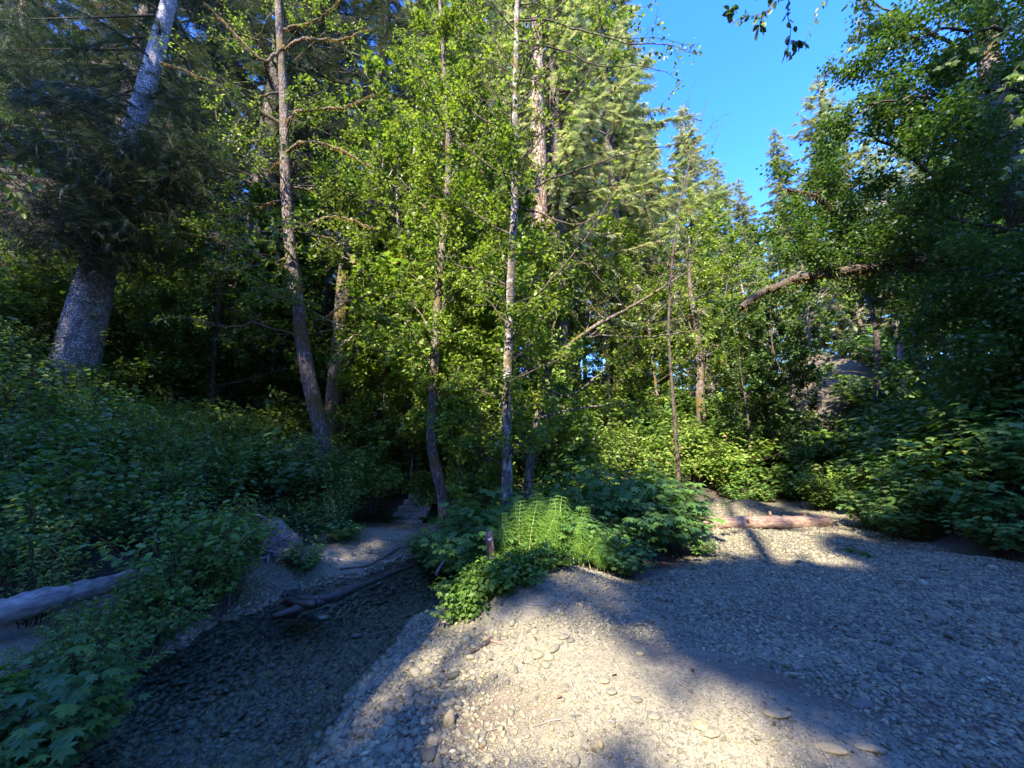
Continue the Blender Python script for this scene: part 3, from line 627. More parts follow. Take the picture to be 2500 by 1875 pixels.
# far wood as one mass beyond the individually built trees
rs = np.random.RandomState(77); fm = MB(); bx = [ch.data for ch in ()]
def far_wood():
    m = MB(); n = 0; TV, TF = SPRAYF
    for px in np.arange(-260, 1340, 24):
        Yd = rs.uniform(42, 62); tp = 215 if 560 < px < 860 else (120 if px > 860 else 60)
        tp += rs.uniform(-25, 30); top = P(px, tp, Yd); g = h1(top[0], top[1]); Hh = max(top[2] - g, 12); rad = 3.6
        zz = g + Hh * (1 - rs.rand(900) ** .65 * .98); f = (g + Hh - zz) / Hh; a = rs.rand(900) * 2 * pi; r_ = rad * f ** .8 * rs.uniform(.3, 1, 900) + .1
        p = np.c_[top[0] + r_ * np.cos(a), top[1] + r_ * np.sin(a), zz]; d = nrm(np.c_[np.cos(a), np.sin(a), rs.uniform(-.9, .2, 900)])
        scatter(m, SPRAYF, p, d, nrm(np.array([0, 0, 1.]) + .5 * rdir(900, rs)), rs.uniform(.9, 1.8, 900), 0, rs.rand(900) * .8, rs)
        tube(m, np.array([[top[0], top[1], g - 1], [top[0], top[1], g + Hh * .9]]), [.4, .05], 6, 1)
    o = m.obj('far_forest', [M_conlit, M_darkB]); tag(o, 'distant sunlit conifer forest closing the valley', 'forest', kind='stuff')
far_wood()

# ---- deciduous template trees (mid distance)
def decid(name, H_, r0, seed, leafT, lsz, mat, bark, limbs=16, nch=(6, 5), leaves=12, z0=.25, L0=.34, per=1, spread=.9):
    rs = np.random.RandomState(seed); w = MB(); g = Grow(w, rs, 4, 3); pts = np.c_[rs.normal(0, .10, 9).cumsum() * H_ / 12, rs.normal(0, .10, 9).cumsum() * H_ / 12, np.linspace(-.5, H_, 9)]; pts[0, :2] = pts[1, :2] * 0
    q, dr = g.path(pts, r0, r0 * .15, 8, 18)
    tw = MB(); g.w = tw
    for i in range(limbs):
        t = z0 + (1 - z0) * (i + rs.rand()) / limbs; k = min(int(t * 17), 16); a = rs.rand() * 2 * pi; el = .25 + .6 * t
        g.branch(q[k], (math.cos(a), math.sin(a), el), H_ * L0 * (1.1 - .6 * t) * rs.uniform(.7, 1.2), r0 * .35 * (1.2 - t), 1, (0,) + nch, .48, .06, .14, leaves, spread)
    cr = MB(); cr.V = tw.V; cr.F = tw.F; cr.n = tw.n
    # twigs are slot 0 in Grow; leaves go to slot 1
    g.leaves(cr, leafT, lsz, 1, per, jit=.05)
    return w.mesh(name + '_trunk', [bark]), cr.mesh(name + '_crown', [M_darkB if bark is M_darkB else M_alderB if bark is M_alderB else M_mossB, mat])
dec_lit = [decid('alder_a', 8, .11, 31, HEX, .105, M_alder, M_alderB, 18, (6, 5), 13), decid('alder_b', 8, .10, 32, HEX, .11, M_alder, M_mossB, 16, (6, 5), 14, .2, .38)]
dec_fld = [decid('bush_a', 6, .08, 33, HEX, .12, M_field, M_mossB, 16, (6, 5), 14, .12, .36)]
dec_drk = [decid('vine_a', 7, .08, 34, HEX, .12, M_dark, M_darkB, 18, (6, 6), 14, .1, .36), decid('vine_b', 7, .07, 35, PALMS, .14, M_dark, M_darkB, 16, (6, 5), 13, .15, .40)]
def place_dec(px, Yd, py_top, lib, k, rz, label, group, name='broadleaf_tree', H0=8.0):
    top = P(px, py_top, Yd); g = h1(top[0], top[1]); s = (top[2] - g) / H0
    return tree_from(lib[k % len(lib)], name, label, 'tree', (top[0], top[1], g), rz, (max(s, .55) ** .5 * s ** .5, max(s, .55) ** .5 * s ** .5, s), group)
gA = 'sunlit broadleaf trees behind the clearing'
for k, (px, Yd, pt, lib, H0, lb) in enumerate([
    (690, 18, 238, dec_lit, 8, 'bright green alder under the lone narrow spire'), (650, 17, 262, dec_lit, 8, 'bright leafy alder right of the leaning second trunk'),
    (742, 17, 250, dec_lit, 8, 'bright broadleaf tree left of the mossy limb tip'), (600, 16, 235, dec_lit, 8, 'leafy alder right behind the middle alder'),
    (625, 20, 225, dec_lit, 8, 'taller alder between the middle alder and the blue gap'), 
    (480, 13, 170, dec_lit, 8, 'yellow-green alder left of the middle alder trunk'), (425, 12.5, 100, dec_lit, 8, 'sunlit alder right of the mossy tree'),
    (455, 11, 250, dec_fld, 6, 'sunlit small tree around the thin white stem'), (400, 16, 150, dec_lit, 8, 'alder crown high between mossy tree and thin white stem'),
    (705, 18, 335, dec_fld, 6, 'yellow-green bushy tree at the back of the sunny shrubs'), (655, 18.5, 330, dec_fld, 6, 'bushy small tree left at the back of the sunny shrubs'),
    (790, 22, 215, dec_lit, 8, 'leafy tree below the tallest right spruce'), (615, 17, 345, dec_fld, 6, 'low bushy tree at the shade edge behind the island')]):
    place_dec(px, Yd, pt, lib, k, k * 2.1, lb, gA, H0=H0)
gU = 'slender understory trees around the alders'
UND = [decid('under_a', 5, .05, 36, HEX, .085, M_alder, M_mossB, 18, (6, 6), 15, .12, .34), decid('under_b', 5, .045, 37, PALMS, .10, M_field, M_mossB, 16, (6, 5), 13, .15, .36)]
for k, (px, Yd, pt, lb) in enumerate([(462, 9.6, 300, 'slender leafy sapling between the thin alder and the middle alder'), (485, 10.5, 250, 'yellow-green sapling just left of the middle alder trunk'), (418, 10.8, 330, 'leafy sapling above the stairs'), (525, 10.8, 270, 'sapling between the two alder trunks'),
    (395, 12.5, 300, 'sapling on the slope left of the thin alder'), (440, 12.5, 200, 'tall sapling behind the thin alder'), (505, 13, 220, 'tall yellow-green sapling behind the middle alder')]):
    place_dec(px, Yd, pt, UND, k, k * 1.3, lb, gU, H0=5.0)
gB = 'shaded broadleaf trees right of the clearing'
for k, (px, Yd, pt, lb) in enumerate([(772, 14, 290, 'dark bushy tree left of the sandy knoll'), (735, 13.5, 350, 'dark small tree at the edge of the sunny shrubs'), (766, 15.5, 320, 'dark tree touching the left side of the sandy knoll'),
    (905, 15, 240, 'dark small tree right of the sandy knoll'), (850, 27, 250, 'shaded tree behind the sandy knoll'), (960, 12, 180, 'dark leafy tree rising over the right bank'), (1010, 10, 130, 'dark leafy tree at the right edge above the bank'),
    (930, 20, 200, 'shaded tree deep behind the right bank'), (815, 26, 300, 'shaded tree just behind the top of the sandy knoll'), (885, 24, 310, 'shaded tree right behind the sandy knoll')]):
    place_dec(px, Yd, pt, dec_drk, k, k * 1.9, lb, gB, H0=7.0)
gC = 'shaded broadleaf trees on the left slope'
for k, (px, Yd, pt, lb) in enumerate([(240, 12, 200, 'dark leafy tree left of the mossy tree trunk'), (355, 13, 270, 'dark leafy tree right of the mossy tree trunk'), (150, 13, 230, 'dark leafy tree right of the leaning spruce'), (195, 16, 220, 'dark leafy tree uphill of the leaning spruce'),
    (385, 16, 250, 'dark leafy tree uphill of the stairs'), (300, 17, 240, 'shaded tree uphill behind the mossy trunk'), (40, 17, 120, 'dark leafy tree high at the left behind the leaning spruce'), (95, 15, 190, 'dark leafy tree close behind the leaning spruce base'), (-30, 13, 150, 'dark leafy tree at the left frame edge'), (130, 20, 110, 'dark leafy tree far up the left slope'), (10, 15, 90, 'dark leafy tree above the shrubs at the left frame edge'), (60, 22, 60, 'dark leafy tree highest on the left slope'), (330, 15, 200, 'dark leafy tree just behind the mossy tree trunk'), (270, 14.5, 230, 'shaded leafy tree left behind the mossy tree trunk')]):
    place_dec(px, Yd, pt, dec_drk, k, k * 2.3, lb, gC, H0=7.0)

# ---- big leaning spruce, left
def spruce_left():
    pp = [P(72, 372, 10), P(80, 347, 10), P(100, 259, 10), P(133, 134, 10), P(158, 46, 10), P(172, -10, 10), P(196, -120, 10.2), P(225, -260, 10.4)]
    b = pp[0].copy(); b[2] = h1(b[0], b[1]) - .5; pp = [b + np.array([-.15, 0, 0])] + pp
    q = resample(pp, 60); base = (q[0][0], q[0][1], q[0][2] + .5); t = thing('spruce_tree', 'large leaning spruce with pale grey scaly trunk on the left slope', 'spruce tree', base)
    q = q - np.array(base); s = np.linspace(0, 1, 60); r = np.interp(s, [0, .08, .15, .25, .4, .55, 1], [.52, .44, .36, .28, .22, .16, .03])
    m = MB(); tube(m, q, r, 40, 0, .5, .10, 3); m.obj('trunk', [M_spruceB], t)
    c = MB(); rs = np.random.RandomState(5); PP = []; DD = []
    for i in range(120):
        f = rs.uniform(.30, 1); k = int(f * 59); a = rs.rand() * 2 * pi; L_ = (3.4 - 2.6 * f) * rs.uniform(.5, 1.1)
        # keep the camera side of the bole open where the photo shows bare bark
        toc = math.atan2(-10, 11)
        if abs((a - toc + pi) % (2 * pi) - pi) < .75 and (.36 < f < .60) and rs.rand() < .9: continue
        tt = np.linspace(0, 1, 7); pts = q[k] + np.c_[np.cos(a) * L_ * tt, np.sin(a) * L_ * tt, -.12 * L_ * tt - .38 * L_ * tt ** 1.8]
        tube(c, pts, np.linspace(.045, .01, 7), 4, 1)
        ns = int(L_ * 34); u = rs.uniform(.2, 1, ns) * 6; j = np.minimum(u.astype(int), 5); g = (u - j)[:, None]
        PP.append(pts[j] * (1 - g) + pts[j + 1] * g + rs.normal(0, .05, (ns, 3))); ax = nrm(pts[j + 1] - pts[j]); sd = np.array([-math.sin(a), math.cos(a), 0])
        DD.append(nrm(ax * .7 + rs.choice([-1, 1], ns)[:, None] * sd * rs.uniform(.1, .9, ns)[:, None] + np.array([0, 0, -1]) * rs.uniform(0, .7, ns)[:, None]))
    # boughs from below that cover the bole in the middle
    for (px, py, Yd, n_) in ((120, 152, 9.0, 260), (113, 178, 8.8, 300), (106, 205, 8.8, 300), (100, 230, 8.8, 300), (92, 250, 8.8, 220), (150, 165, 9, 220), (30, 150, 9.4, 260), (0, 60, 10, 260), (15, 220, 9.4, 240), (60, 110, 9.8, 260), (200, 150, 9.6, 200), (215, 110, 9.8, 200), (95, 225, 8.8, 260), (70, 190, 9, 260), (130, 195, 9, 260), (45, 150, 9, 260), (150, 150, 9.3, 240), (175, 190, 9.4, 220), (120, 235, 8.9, 220), (60, 245, 9.2, 200), (165, 100, 9.6, 120), (30, 90, 9.5, 220), (80, 60, 10, 260), (20, 30, 10, 260), (105, 110, 10.4, 160)):
        c0 = P(px, py, Yd) - np.array(base); n_ = int(n_ * 1.7); PP.append(c0 + rs.normal(size=(n_, 3)) * np.array([.60, .5, .32])); DD.append(nrm(np.c_[rs.normal(size=(n_, 2)), rs.uniform(-1, .1, n_)]))
        tube(c, resample([q[int(np.clip((c0[2] + 1) / q[-1][2], 0, .9) * 59)], c0 + np.array([0, 0, .4]), c0 + np.array([0, -.4, -.1])], 8), np.linspace(.05, .01, 8), 4, 1)
    PP = np.concatenate(PP); DD = np.concatenate(DD); n = len(PP)
    scatter(c, SPRAY, PP, DD, nrm(np.array([0, 0, 1.]) + .6 * rdir(n, rs)), rs.uniform(.22, .42, n), 0, rs.rand(n), rs)
    c.obj('crown', [M_con, M_darkB], t)
spruce_left()

# ---- mossy tree
def hang_moss(mb, q, r, n, rs, L0=.06, mat=0, up=.2):
    i = rs.randint(0, len(q) - 1, n); f = rs.rand(n)[:, None]; p = q[i] * (1 - f) + q[i + 1] * f
    d = nrm(rs.normal(size=(n, 3)) * .6 - np.array([0, 0, 1.])); p = p + rdir(n, rs) * r[i][:, None] * .9
    scatter(mb, T_hex(.25, .02, .1), p, d, rdir(n, rs), L0 * rs.uniform(.5, 1.6, n), mat, rs.rand(n), rs)
def mossy_tree():
    rs = np.random.RandomState(15); Y0 = 9.5
    pp = [P(*a, Y0) for a in ((326, 445), (312, 395), (303, 350), (298, 300), (290, 250), (285, 170), (284, 100), (280, 40), (277, -20), (272, -120), (268, -230))]
    b = pp[0].copy(); b[2] = h1(b[0], b[1]) - .3; b[0] += .05; q = resample([b] + pp, 60); base = np.array([q[0][0], q[0][1], q[0][2] + .3])
    t = thing('mossy_tree', 'slender tree with orange moss on its arching branches, left of centre', 'tree', base); q = q - base
    r = np.interp(np.linspace(0, 1, 60), [0, .06, .3, .6, 1], [.25, .185, .14, .095, .03]); m = MB(); tube(m, q, r, 18, 0, .5, .16, 4); m.obj('trunk', [M_mossB], t)
    br = [[(286, 125), (268, 117), (253, 109), (221, 85), (190, 73), (160, 62)], [(286, 155), (292, 147), (302, 141), (324, 143), (348, 153), (372, 166)], [(286, 127), (291, 116), (298, 111), (316, 109), (345, 108), (372, 96)],
          [(286, 50), (296, 42), (306, 38), (325, 40), (342, 40), (370, 30)], [(284, 30), (300, 26), (315, 21), (328, 13), (345, -6)], [(283, 46), (276, 56), (264, 64), (253, 52), (230, 28), (205, 3)], [(287, 160), (278, 163), (270, 172)],
          [(290, 230), (310, 224), (330, 215), (352, 220), (375, 228)], [(292, 258), (275, 262), (245, 268), (210, 262), (165, 268), (140, 280)], [(293, 270), (265, 258), (240, 246), (205, 236), (180, 230)], [(302, 335), (275, 330), (255, 322), (225, 328), (190, 318)],
          [(303, 325), (325, 318), (350, 300), (378, 292)], [(292, 230), (330, 238), (352, 248)], [(288, 200), (262, 205), (240, 215), (215, 222)], [(285, 90), (262, 96), (240, 120), (225, 140)], [(286, 185), (305, 190), (330, 188), (360, 196)]]
    cr = MB(); g = Grow(cr, rs, 4, 3)
    for k, pth in enumerate(br):
        dy = rs.uniform(-.25, .25); pts = []; dy = (.14 if k % 2 == 0 else -.14) if 1 <= k <= 5 else dy
        for j, (a, c) in enumerate(pth): pts.append(P(a, c, Y0 + dy * j * (1 if k % 2 else -1.0)) - base)
        m = MB(); qq = resample(pts, 22); qq[1:] += rs.normal(0, .018, (21, 3)); rad = np.linspace(.055 if k < 6 else .032, .012, 22); tube(m, qq, rad, 7, 0, .5, .3, k)
        if k < 8 or k % 2: hang_moss(m, qq, rad, 700 if k < 7 else 350, rs, .055, 1)
        m.obj('branch', [M_mossB, M_moss], t)
        dr = nrm(np.gradient(qq, axis=0)); g.kids(qq, dr, 1.9, .02, 1, (0, 4 if k < 8 else 9, 5), .55, .0, .2, 6 if k < 8 else 12, .9, .25, .25)
    for i in range(20):
        k = rs.randint(10, 59); a = rs.rand() * 2 * pi; g.branch(q[k], (math.cos(a), math.sin(a), .1), rs.uniform(1, 2.4), .022, 1, (0, 6, 5), .5, .0, .16, 9, .9, flat=.3)
    g.leaves(cr, HEX, .075, 1, 1, jit=.05); cr.obj('crown', [M_mossB, M_alder], t)
mossy_tree()

# ---- generic explicit tree from photo paths
def drawn_tree(name, label, Y0, trunk, radii, branches, seed, bark, leafT, lsz, lmat, auto=(0, 0, 1, 1.5), nch=(0, 6, 5), leaves=12, kid=1.4, brr=.03, cat='tree', dys=.12, up=.08, twig=None, per=1, nrad=14, blev=1, rough=.1):
    rs = np.random.RandomState(seed); pp = [P(a, c, Y0) for a, c in trunk]; b = pp[0].copy(); b[2] = h1(b[0], b[1]) - .25
    q = resample([b] + pp, 50); base = np.array([q[0][0], q[0][1], q[0][2] + .25]); t = thing(name, label, cat, base); q = q - base
    m = MB(); fl = 1 + .7 * np.exp(-np.clip(q[:, 2], 0, 9) / .14); tube(m, q, fl * np.interp(np.linspace(0, 1, 50), np.linspace(0, 1, len(radii)), radii), nrad, 0, .5, rough, seed); m.obj('trunk', [bark], t)
    cr = MB(); g = Grow(cr, rs, 4, 3)
    for k, pth in enumerate(branches):
        dy = rs.uniform(-dys, dys); pts = [P(a, c, Y0 + dy * j) - base for j, (a, c) in enumerate(pth)]; qq = resample(pts, 20); qq[1:] += rs.normal(0, .012, (19, 3))
        m = MB(); tube(m, qq, np.linspace(brr, brr * .3, 20), 7, 0, .5, .15, k); m.obj('branch', [twig or bark], t)
        g.kids(qq, nrm(np.gradient(qq, axis=0)), kid, brr * .5, blev, nch, .55, .03, .17, leaves, .85, .1, .3)
    n, k0, k1, L_ = auto
    for i in range(n):
        k = int(50 * (k0 + (k1 - k0) * (i + rs.rand()) / n)); k = min(k, 49); a = rs.rand() * 2 * pi
        g.branch(q[k], (math.cos(a), math.sin(a), .55), L_ * rs.uniform(.6, 1.2), .016, 1, nch, .5, up, .15, leaves, .85)
    g.off = base
    if lmat: g.leaves(cr, leafT, lsz, 1, per, jit=.045)
    if cr.V: cr.obj('crown', [twig or bark, lmat or M_alder], t)
    return t

drawn_tree('alder_tree', 'tall slender alder with mottled white bark rising from the middle island', 7.0,
    [(507, 500), (507, 459), (507, 396), (509, 333), (511, 270), (512, 259), (515, 202), (515, 158), (515, 103), (516, 60), (517, 0), (519, -90), (520, -190)], [.12, .092, .084, .076, .066, .058, .045, .034, .02],
    [[(514, 317), (535, 298), (574, 254), (585, 240), (610, 200), (622, 176), (630, 150)], [(516, 200), (530, 188), (553, 178), (590, 166), (624, 152), (660, 147), (696, 142)], [(516, 107), (527, 100), (538, 79), (550, 62), (566, 50), (590, 40)],
     [(517, 165), (530, 150), (545, 126), (565, 100), (590, 70), (604, 55), (625, 20)], [(516, 205), (545, 215), (575, 228), (620, 205), (655, 190)], [(515, 140), (495, 128), (470, 110), (450, 92), (430, 60)], [(515, 175), (495, 172), (470, 150), (445, 130), (420, 118)],
     [(517, 60), (535, 30), (560, 5), (590, -15), (620, 5)], [(517, 70), (500, 50), (488, 25), (470, 0)], [(518, 20), (545, 18), (580, 30), (630, 45), (670, 42), (695, 55)], [(518, 40), (560, 50), (605, 68), (640, 65), (665, 72)], [(513, 235), (490, 225), (465, 205), (430, 195)], [(511, 290), (490, 275), (455, 265), (420, 240)]],
    41, M_alderB, T_hex(.78), .076, M_alder, auto=(80, .10, 1.0, 1.3), nch=(0, 7, 5), leaves=10, kid=1.3, brr=.022, dys=.28, twig=M_darkB)
drawn_tree('alder_tree', 'leaning mossy alder forking right beside the white-barked alder', 7.4,
    [(527, 500), (530, 459), (537, 420), (544, 385), (552, 361), (569, 345), (600, 322), (617, 315), (648, 297), (690, 270)], [.11, .09, .075, .06, .042, .03, .015],
    [[(545, 385), (560, 400), (590, 385), (625, 345), (650, 320), (680, 290)], [(545, 380), (548, 350), (556, 320), (560, 280), (566, 240)], [(575, 340), (600, 335), (640, 338), (700, 330)], [(537, 420), (560, 412), (600, 405), (640, 400)]],
    42, M_mossB, T_hex(.72), .08, M_alder, auto=(14, .3, 1, 1.3), nch=(0, 6, 5), leaves=7, kid=1.2, brr=.028)
drawn_tree('alder_tree', 'thin crooked alder with a pale upper stem behind the stairs landing', 8.6,
    [(447, 523), (443, 495), (437, 468), (430, 452), (432, 420), (434, 380), (436, 330), (440, 270), (443, 240), (448, 190), (449, 160), (446, 110), (444, 60), (440, 10), (438, -60)], [.15, .12, .11, .095, .09, .08, .06, .05, .04, .025],
    [[(437, 330), (445, 300), (460, 262), (468, 235)], [(436, 350), (425, 320), (410, 300), (395, 290)], [(443, 235), (430, 215), (412, 190), (395, 175)], [(448, 180), (465, 160), (485, 140)], [(447, 150), (430, 130), (410, 118), (392, 122)], [(434, 400), (450, 385), (470, 370)]],
    43, M_mossB, T_hex(.75), .085, M_alder, auto=(44, .22, 1, 1.5), nch=(0, 6, 5), leaves=11, kid=1.5, brr=.03)
drawn_tree('redwood_tree', 'thick pale pinkish conifer trunk standing in sun behind the island', 15.0,
    [(543, 430), (542, 380), (541, 330), (540, 260), (539, 200), (538, 120), (537, 40), (536, -60), (535, -200)], [.55, .42, .37, .31, .24, .16, .1, .05],
    [], 44, M_redB, SPRAY, .5, None, auto=(0, 0, 1, 1), nrad=24)
drawn_tree('redwood_tree', 'slender red-barked trunk glimpsed between the thin alder and the middle alder', 12.5,
    [(470, 440), (469, 380), (468, 330), (467, 285)], [.2, .17, .12, .06],
    [], 45, barkmat('red_bark', (.16, .05, .03), (.36, .13, .08), 12, .12, .8), SPRAY, .5, None, auto=(0, 0, 1, 1), nrad=14)
drawn_tree('bare_tree', 'dark dead trunk leaning in shadow right of the mossy tree', 12,
    [(340, 330), (344, 270), (350, 235), (356, 200)], [.3, .25, .2, .15], [], 46, M_mossB, SPRAY, .5, None, auto=(0, 0, 1, 1))
drawn_tree('bare_tree', 'leafless twiggy tree top standing against the blue gap', 11,
    [(668, 330), (672, 260), (680, 200), (690, 160), (700, 130), (706, 100)], [.06, .05, .035, .02, .008],
    [[(680, 200), (690, 175), (712, 150), (724, 120)], [(690, 160), (680, 130), (688, 100), (692, 86)], [(700, 140), (712, 125), (722, 115)], [(672, 260), (650, 220), (640, 190), (655, 160)]], 47, M_darkB, HEX, .05, None, auto=(6, .4, 1, .8), kid=.7, brr=.015)
drawn_tree('alder_tree', 'forked shaded stem right of the sandy knoll', 15,
    [(877, 400), (877, 336), (870, 301), (858, 285), (850, 270), (840, 240)], [.14, .12, .09, .06, .03], [[(877, 336), (884, 300), (886, 270), (880, 240)], [(872, 305), (880, 290), (900, 285)]], 48, M_darkB, HEX, .1, M_dark, auto=(12, .4, 1, 2.2), nch=(0, 5, 4), kid=2)
drawn_tree('alder_tree', 'tall thin shaded stem with a pale lit patch, right of the forked stem', 14.5,
    [(906, 400), (900, 350), (895, 325), (890, 290), (886, 240), (884, 190)], [.13, .11, .09, .07, .04], [], 49, M_alderB, HEX, .1, M_dark, auto=(12, .5, 1, 2.2), nch=(0, 5, 4), kid=2)
drawn_tree('alder_tree', 'light mossy multi-limbed tree in the sunlit wood above the shrubs', 15.5,
    [(700, 400), (700, 370), (697, 330), (690, 290), (688, 250)], [.2, .17, .14, .1, .05], [[(700, 370), (712, 345), (722, 310), (730, 270)], [(698, 340), (680, 310), (672, 280)]], 50, M_mossB, HEX, .11, M_alder, auto=(14, .4, 1, 2.4), nch=(0, 5, 4), kid=2.2)

# ---- big dark maple reaching in from the right
def right_maple():
    rs = np.random.RandomState(61); bx_, by_ = 13.2, 8.5; base = np.array([bx_, by_, h1(bx_, by_)])
    t = thing('maple_tree', 'huge shaded maple reaching in from the right with one mossy limb', 'maple tree', base)
    m = MB(); tr = resample([(0, 0, -.6), (0, 0, 1), (-.2, .1, 3), (-.5, .2, 5.5), (-.4, .2, 9), (0, 0, 13)], 24); tube(m, tr, np.linspace(.5, .12, 24), 16, 0, .5, .1); m.obj('trunk', [M_mossB], t)
    cr = MB(); g = Grow(cr, rs, 4, 3)
    L_ = [([(1075, 255), (1010, 254), (950, 257), (910, 262), (850, 270), (787, 279), (764, 292), (739, 306)], 9.8, .17, 1), ([(1100, 230), (1040, 215), (960, 190), (900, 150), (860, 130)], 9.0, .09, 0),
          ([(1120, 140), (1050, 100), (980, 60), (920, 25), (870, 0)], 9.0, .09, 0), ([(1110, 60), (1050, 20), (980, -20), (930, -40)], 8.5, .08, 0), ([(1000, 285), (940, 262), (880, 250), (858, 242), (834, 210), (812, 195), (790, 190)], 10.5, .09, 1),
          ([(1090, 180), (1020, 150), (950, 110), (890, 75), (850, 60)], 10.5, .08, 0), ([(858, 242), (850, 215), (852, 180), (846, 150)], 10.5, .05, 0), ([(850, 268), (815, 262), (790, 240), (775, 225)], 10, .05, 0), ([(1080, 100), (1010, 90), (940, 95), (900, 100), (865, 105)], 8, .07, 0),
          ([(1100, 250), (1040, 240), (990, 225), (940, 215), (900, 215)], 8.5, .07, 0), ([(1060, 20), (1000, 30), (950, 30), (905, 40)], 7.5, .06, 0), ([(1080, 330), (1030, 300), (985, 300), (950, 310)], 8, .06, 0), ([(1120, 330), (1050, 328), (990, 338), (940, 352)], 7.5, .05, 0), ([(1110, 280), (1040, 268), (980, 276)], 7, .05, 0), ([(1110, 400), (1045, 378), (985, 378)], 7.8, .05, 0), ([(1100, 120), (1040, 130), (980, 140), (930, 150)], 7, .05, 0)]
    for k, (pth, Yd, r, ms) in enumerate(L_):
        pts = [P(a, c, Yd) - base for a, c in pth]; root = tr[int(np.clip(pts[0][2] / 13, 0, .95) * 23)]; qq = resample([root] + pts, 30); qq[2:] += rs.normal(0, .03, (28, 3)); rad = np.linspace(r * 1.2, r * .25 if not ms else r * .5, 30)
        mm = MB(); tube(mm, qq, rad, 9, 0, .5, .25, k)
        if ms: hang_moss(mm, qq[6:], rad[6:] * 1.2, 1500, rs, .12, 1)
        mm.obj('branch', [M_darkB, M_mossd], t)
        g.kids(qq, nrm(np.gradient(qq, axis=0)), 3.0, r * .3, 1, (0, 18 if not ms else 10, 7), .5, .05, .17, 15 if not ms else 12, .95, .35, .3)
    g.leaves(cr, T_hex(.85), .085, 1, 3, jit=.12, upb=1.2); cr.obj('crown', [M_darkB, M_dark], t)
right_maple()

# ---- leafy sprigs hanging close overhead and at the edges
def sprig(label, name, paths, Yd, lsz, mat, T, seed, per=9, tw=.004, offs=.02, upb=.5):
    rs = np.random.RandomState(seed); o0 = P(*paths[0][0], Yd); t = thing(name, label, 'branch', o0); w = MB(); c = MB()
    for pth in paths:
        q = resample([P(a, b, Yd) - o0 for a, b in pth], 12); q[1:] += rs.normal(0, .006, (11, 3)); tube(w, q, np.linspace(tw, tw * .4, 12), 5)
        n = per * (len(pth) - 1); i = rs.randint(1, 11, n); d0 = nrm(np.gradient(q, axis=0))[i]
        d = nrm(d0 * .6 + rdir(n, rs) * .7 + np.array([0, 0, -.7])); u = nrm(rdir(n, rs) + np.array([0, -.6, upb]))
        scatter(c, T, q[i] + rdir(n, rs) * offs, d, u, lsz * rs.uniform(.7, 1.2, n), 0, rs.rand(n), rs)
    w.obj('twig', [M_darkB], t); c.obj('foliage', [mat], t)
OV = T_hex(.68, .10, .08)
sprig('dark leafy alder sprig hanging from above in front of the blue sky', 'alder_sprig', [[(725, -15), (745, -6), (765, -2), (790, -8)], [(775, -10), (772, 8), (766, 14), (745, 16), (730, 22)], [(766, 10), (760, 25), (755, 36)], [(788, -10), (790, 15), (790, 40), (786, 62)], [(790, 44), (800, 42), (806, 46)], [(735, 14), (730, 14), (732, 8)]], 2.6, .062, M_dark, OV, 71, 7)
sprig('thin drooping alder twigs hanging right of the leafy sprig against the sky', 'alder_sprig', [[(835, -15), (820, 8), (813, 25), (806, 40)], [(868, -10), (862, 18), (858, 40), (846, 52), (836, 62), (828, 78), (818, 88)]], 2.8, .062, M_dark, OV, 72, 3)
sprig('yellow-green leafy twigs entering at the left edge', 'leafy_branch', [[(-30, 168), (0, 180), (15, 195), (28, 218)], [(-30, 158), (5, 160), (30, 168), (44, 176)], [(-25, 200), (10, 205), (32, 210)], [(-30, 175), (0, 172), (25, 185), (46, 182)]], 3.0, .07, M_yel, T_hex(.8), 73, 9)
sprig('bright yellow-green leaves hanging at the upper right edge', 'leafy_branch', [[(1060, 10), (1015, 25), (990, 40), (975, 52)], [(1070, 40), (1020, 60), (1000, 100)], [(1070, 90), (1030, 110), (1005, 130)], [(1075, 130), (1030, 150), (1000, 175)], [(1070, 180), (1030, 190), (1010, 200)], [(1060, -20), (1030, 0), (1012, 20)]], 4.2, .11, M_yel, PALM5, 74, 9, .006, .05, 1)
sprig('few pale new leaves on a drooping twig before the dark maple', 'leafy_branch', [[(975, 8), (955, 15), (940, 25)], [(960, 55), (945, 64), (930, 72)], [(880, 20), (866, 35), (858, 42)]], 4.5, .09, M_yel, PALM5, 75, 4, .005)
sprig('dark outer alder twigs with leaves crossing the left side of the blue sky', 'alder_sprig', [[(590, 30), (630, 40), (660, 36), (690, 48), (700, 44)], [(600, 65), (635, 58), (660, 50), (668, 62)], [(620, 12), (645, 8), (660, -6)], [(640, 128), (660, 108), (680, 82), (686, 70)], [(610, 100), (618, 90), (622, 96)]], 6.0, .075, M_dark, OV, 76, 10, .007)

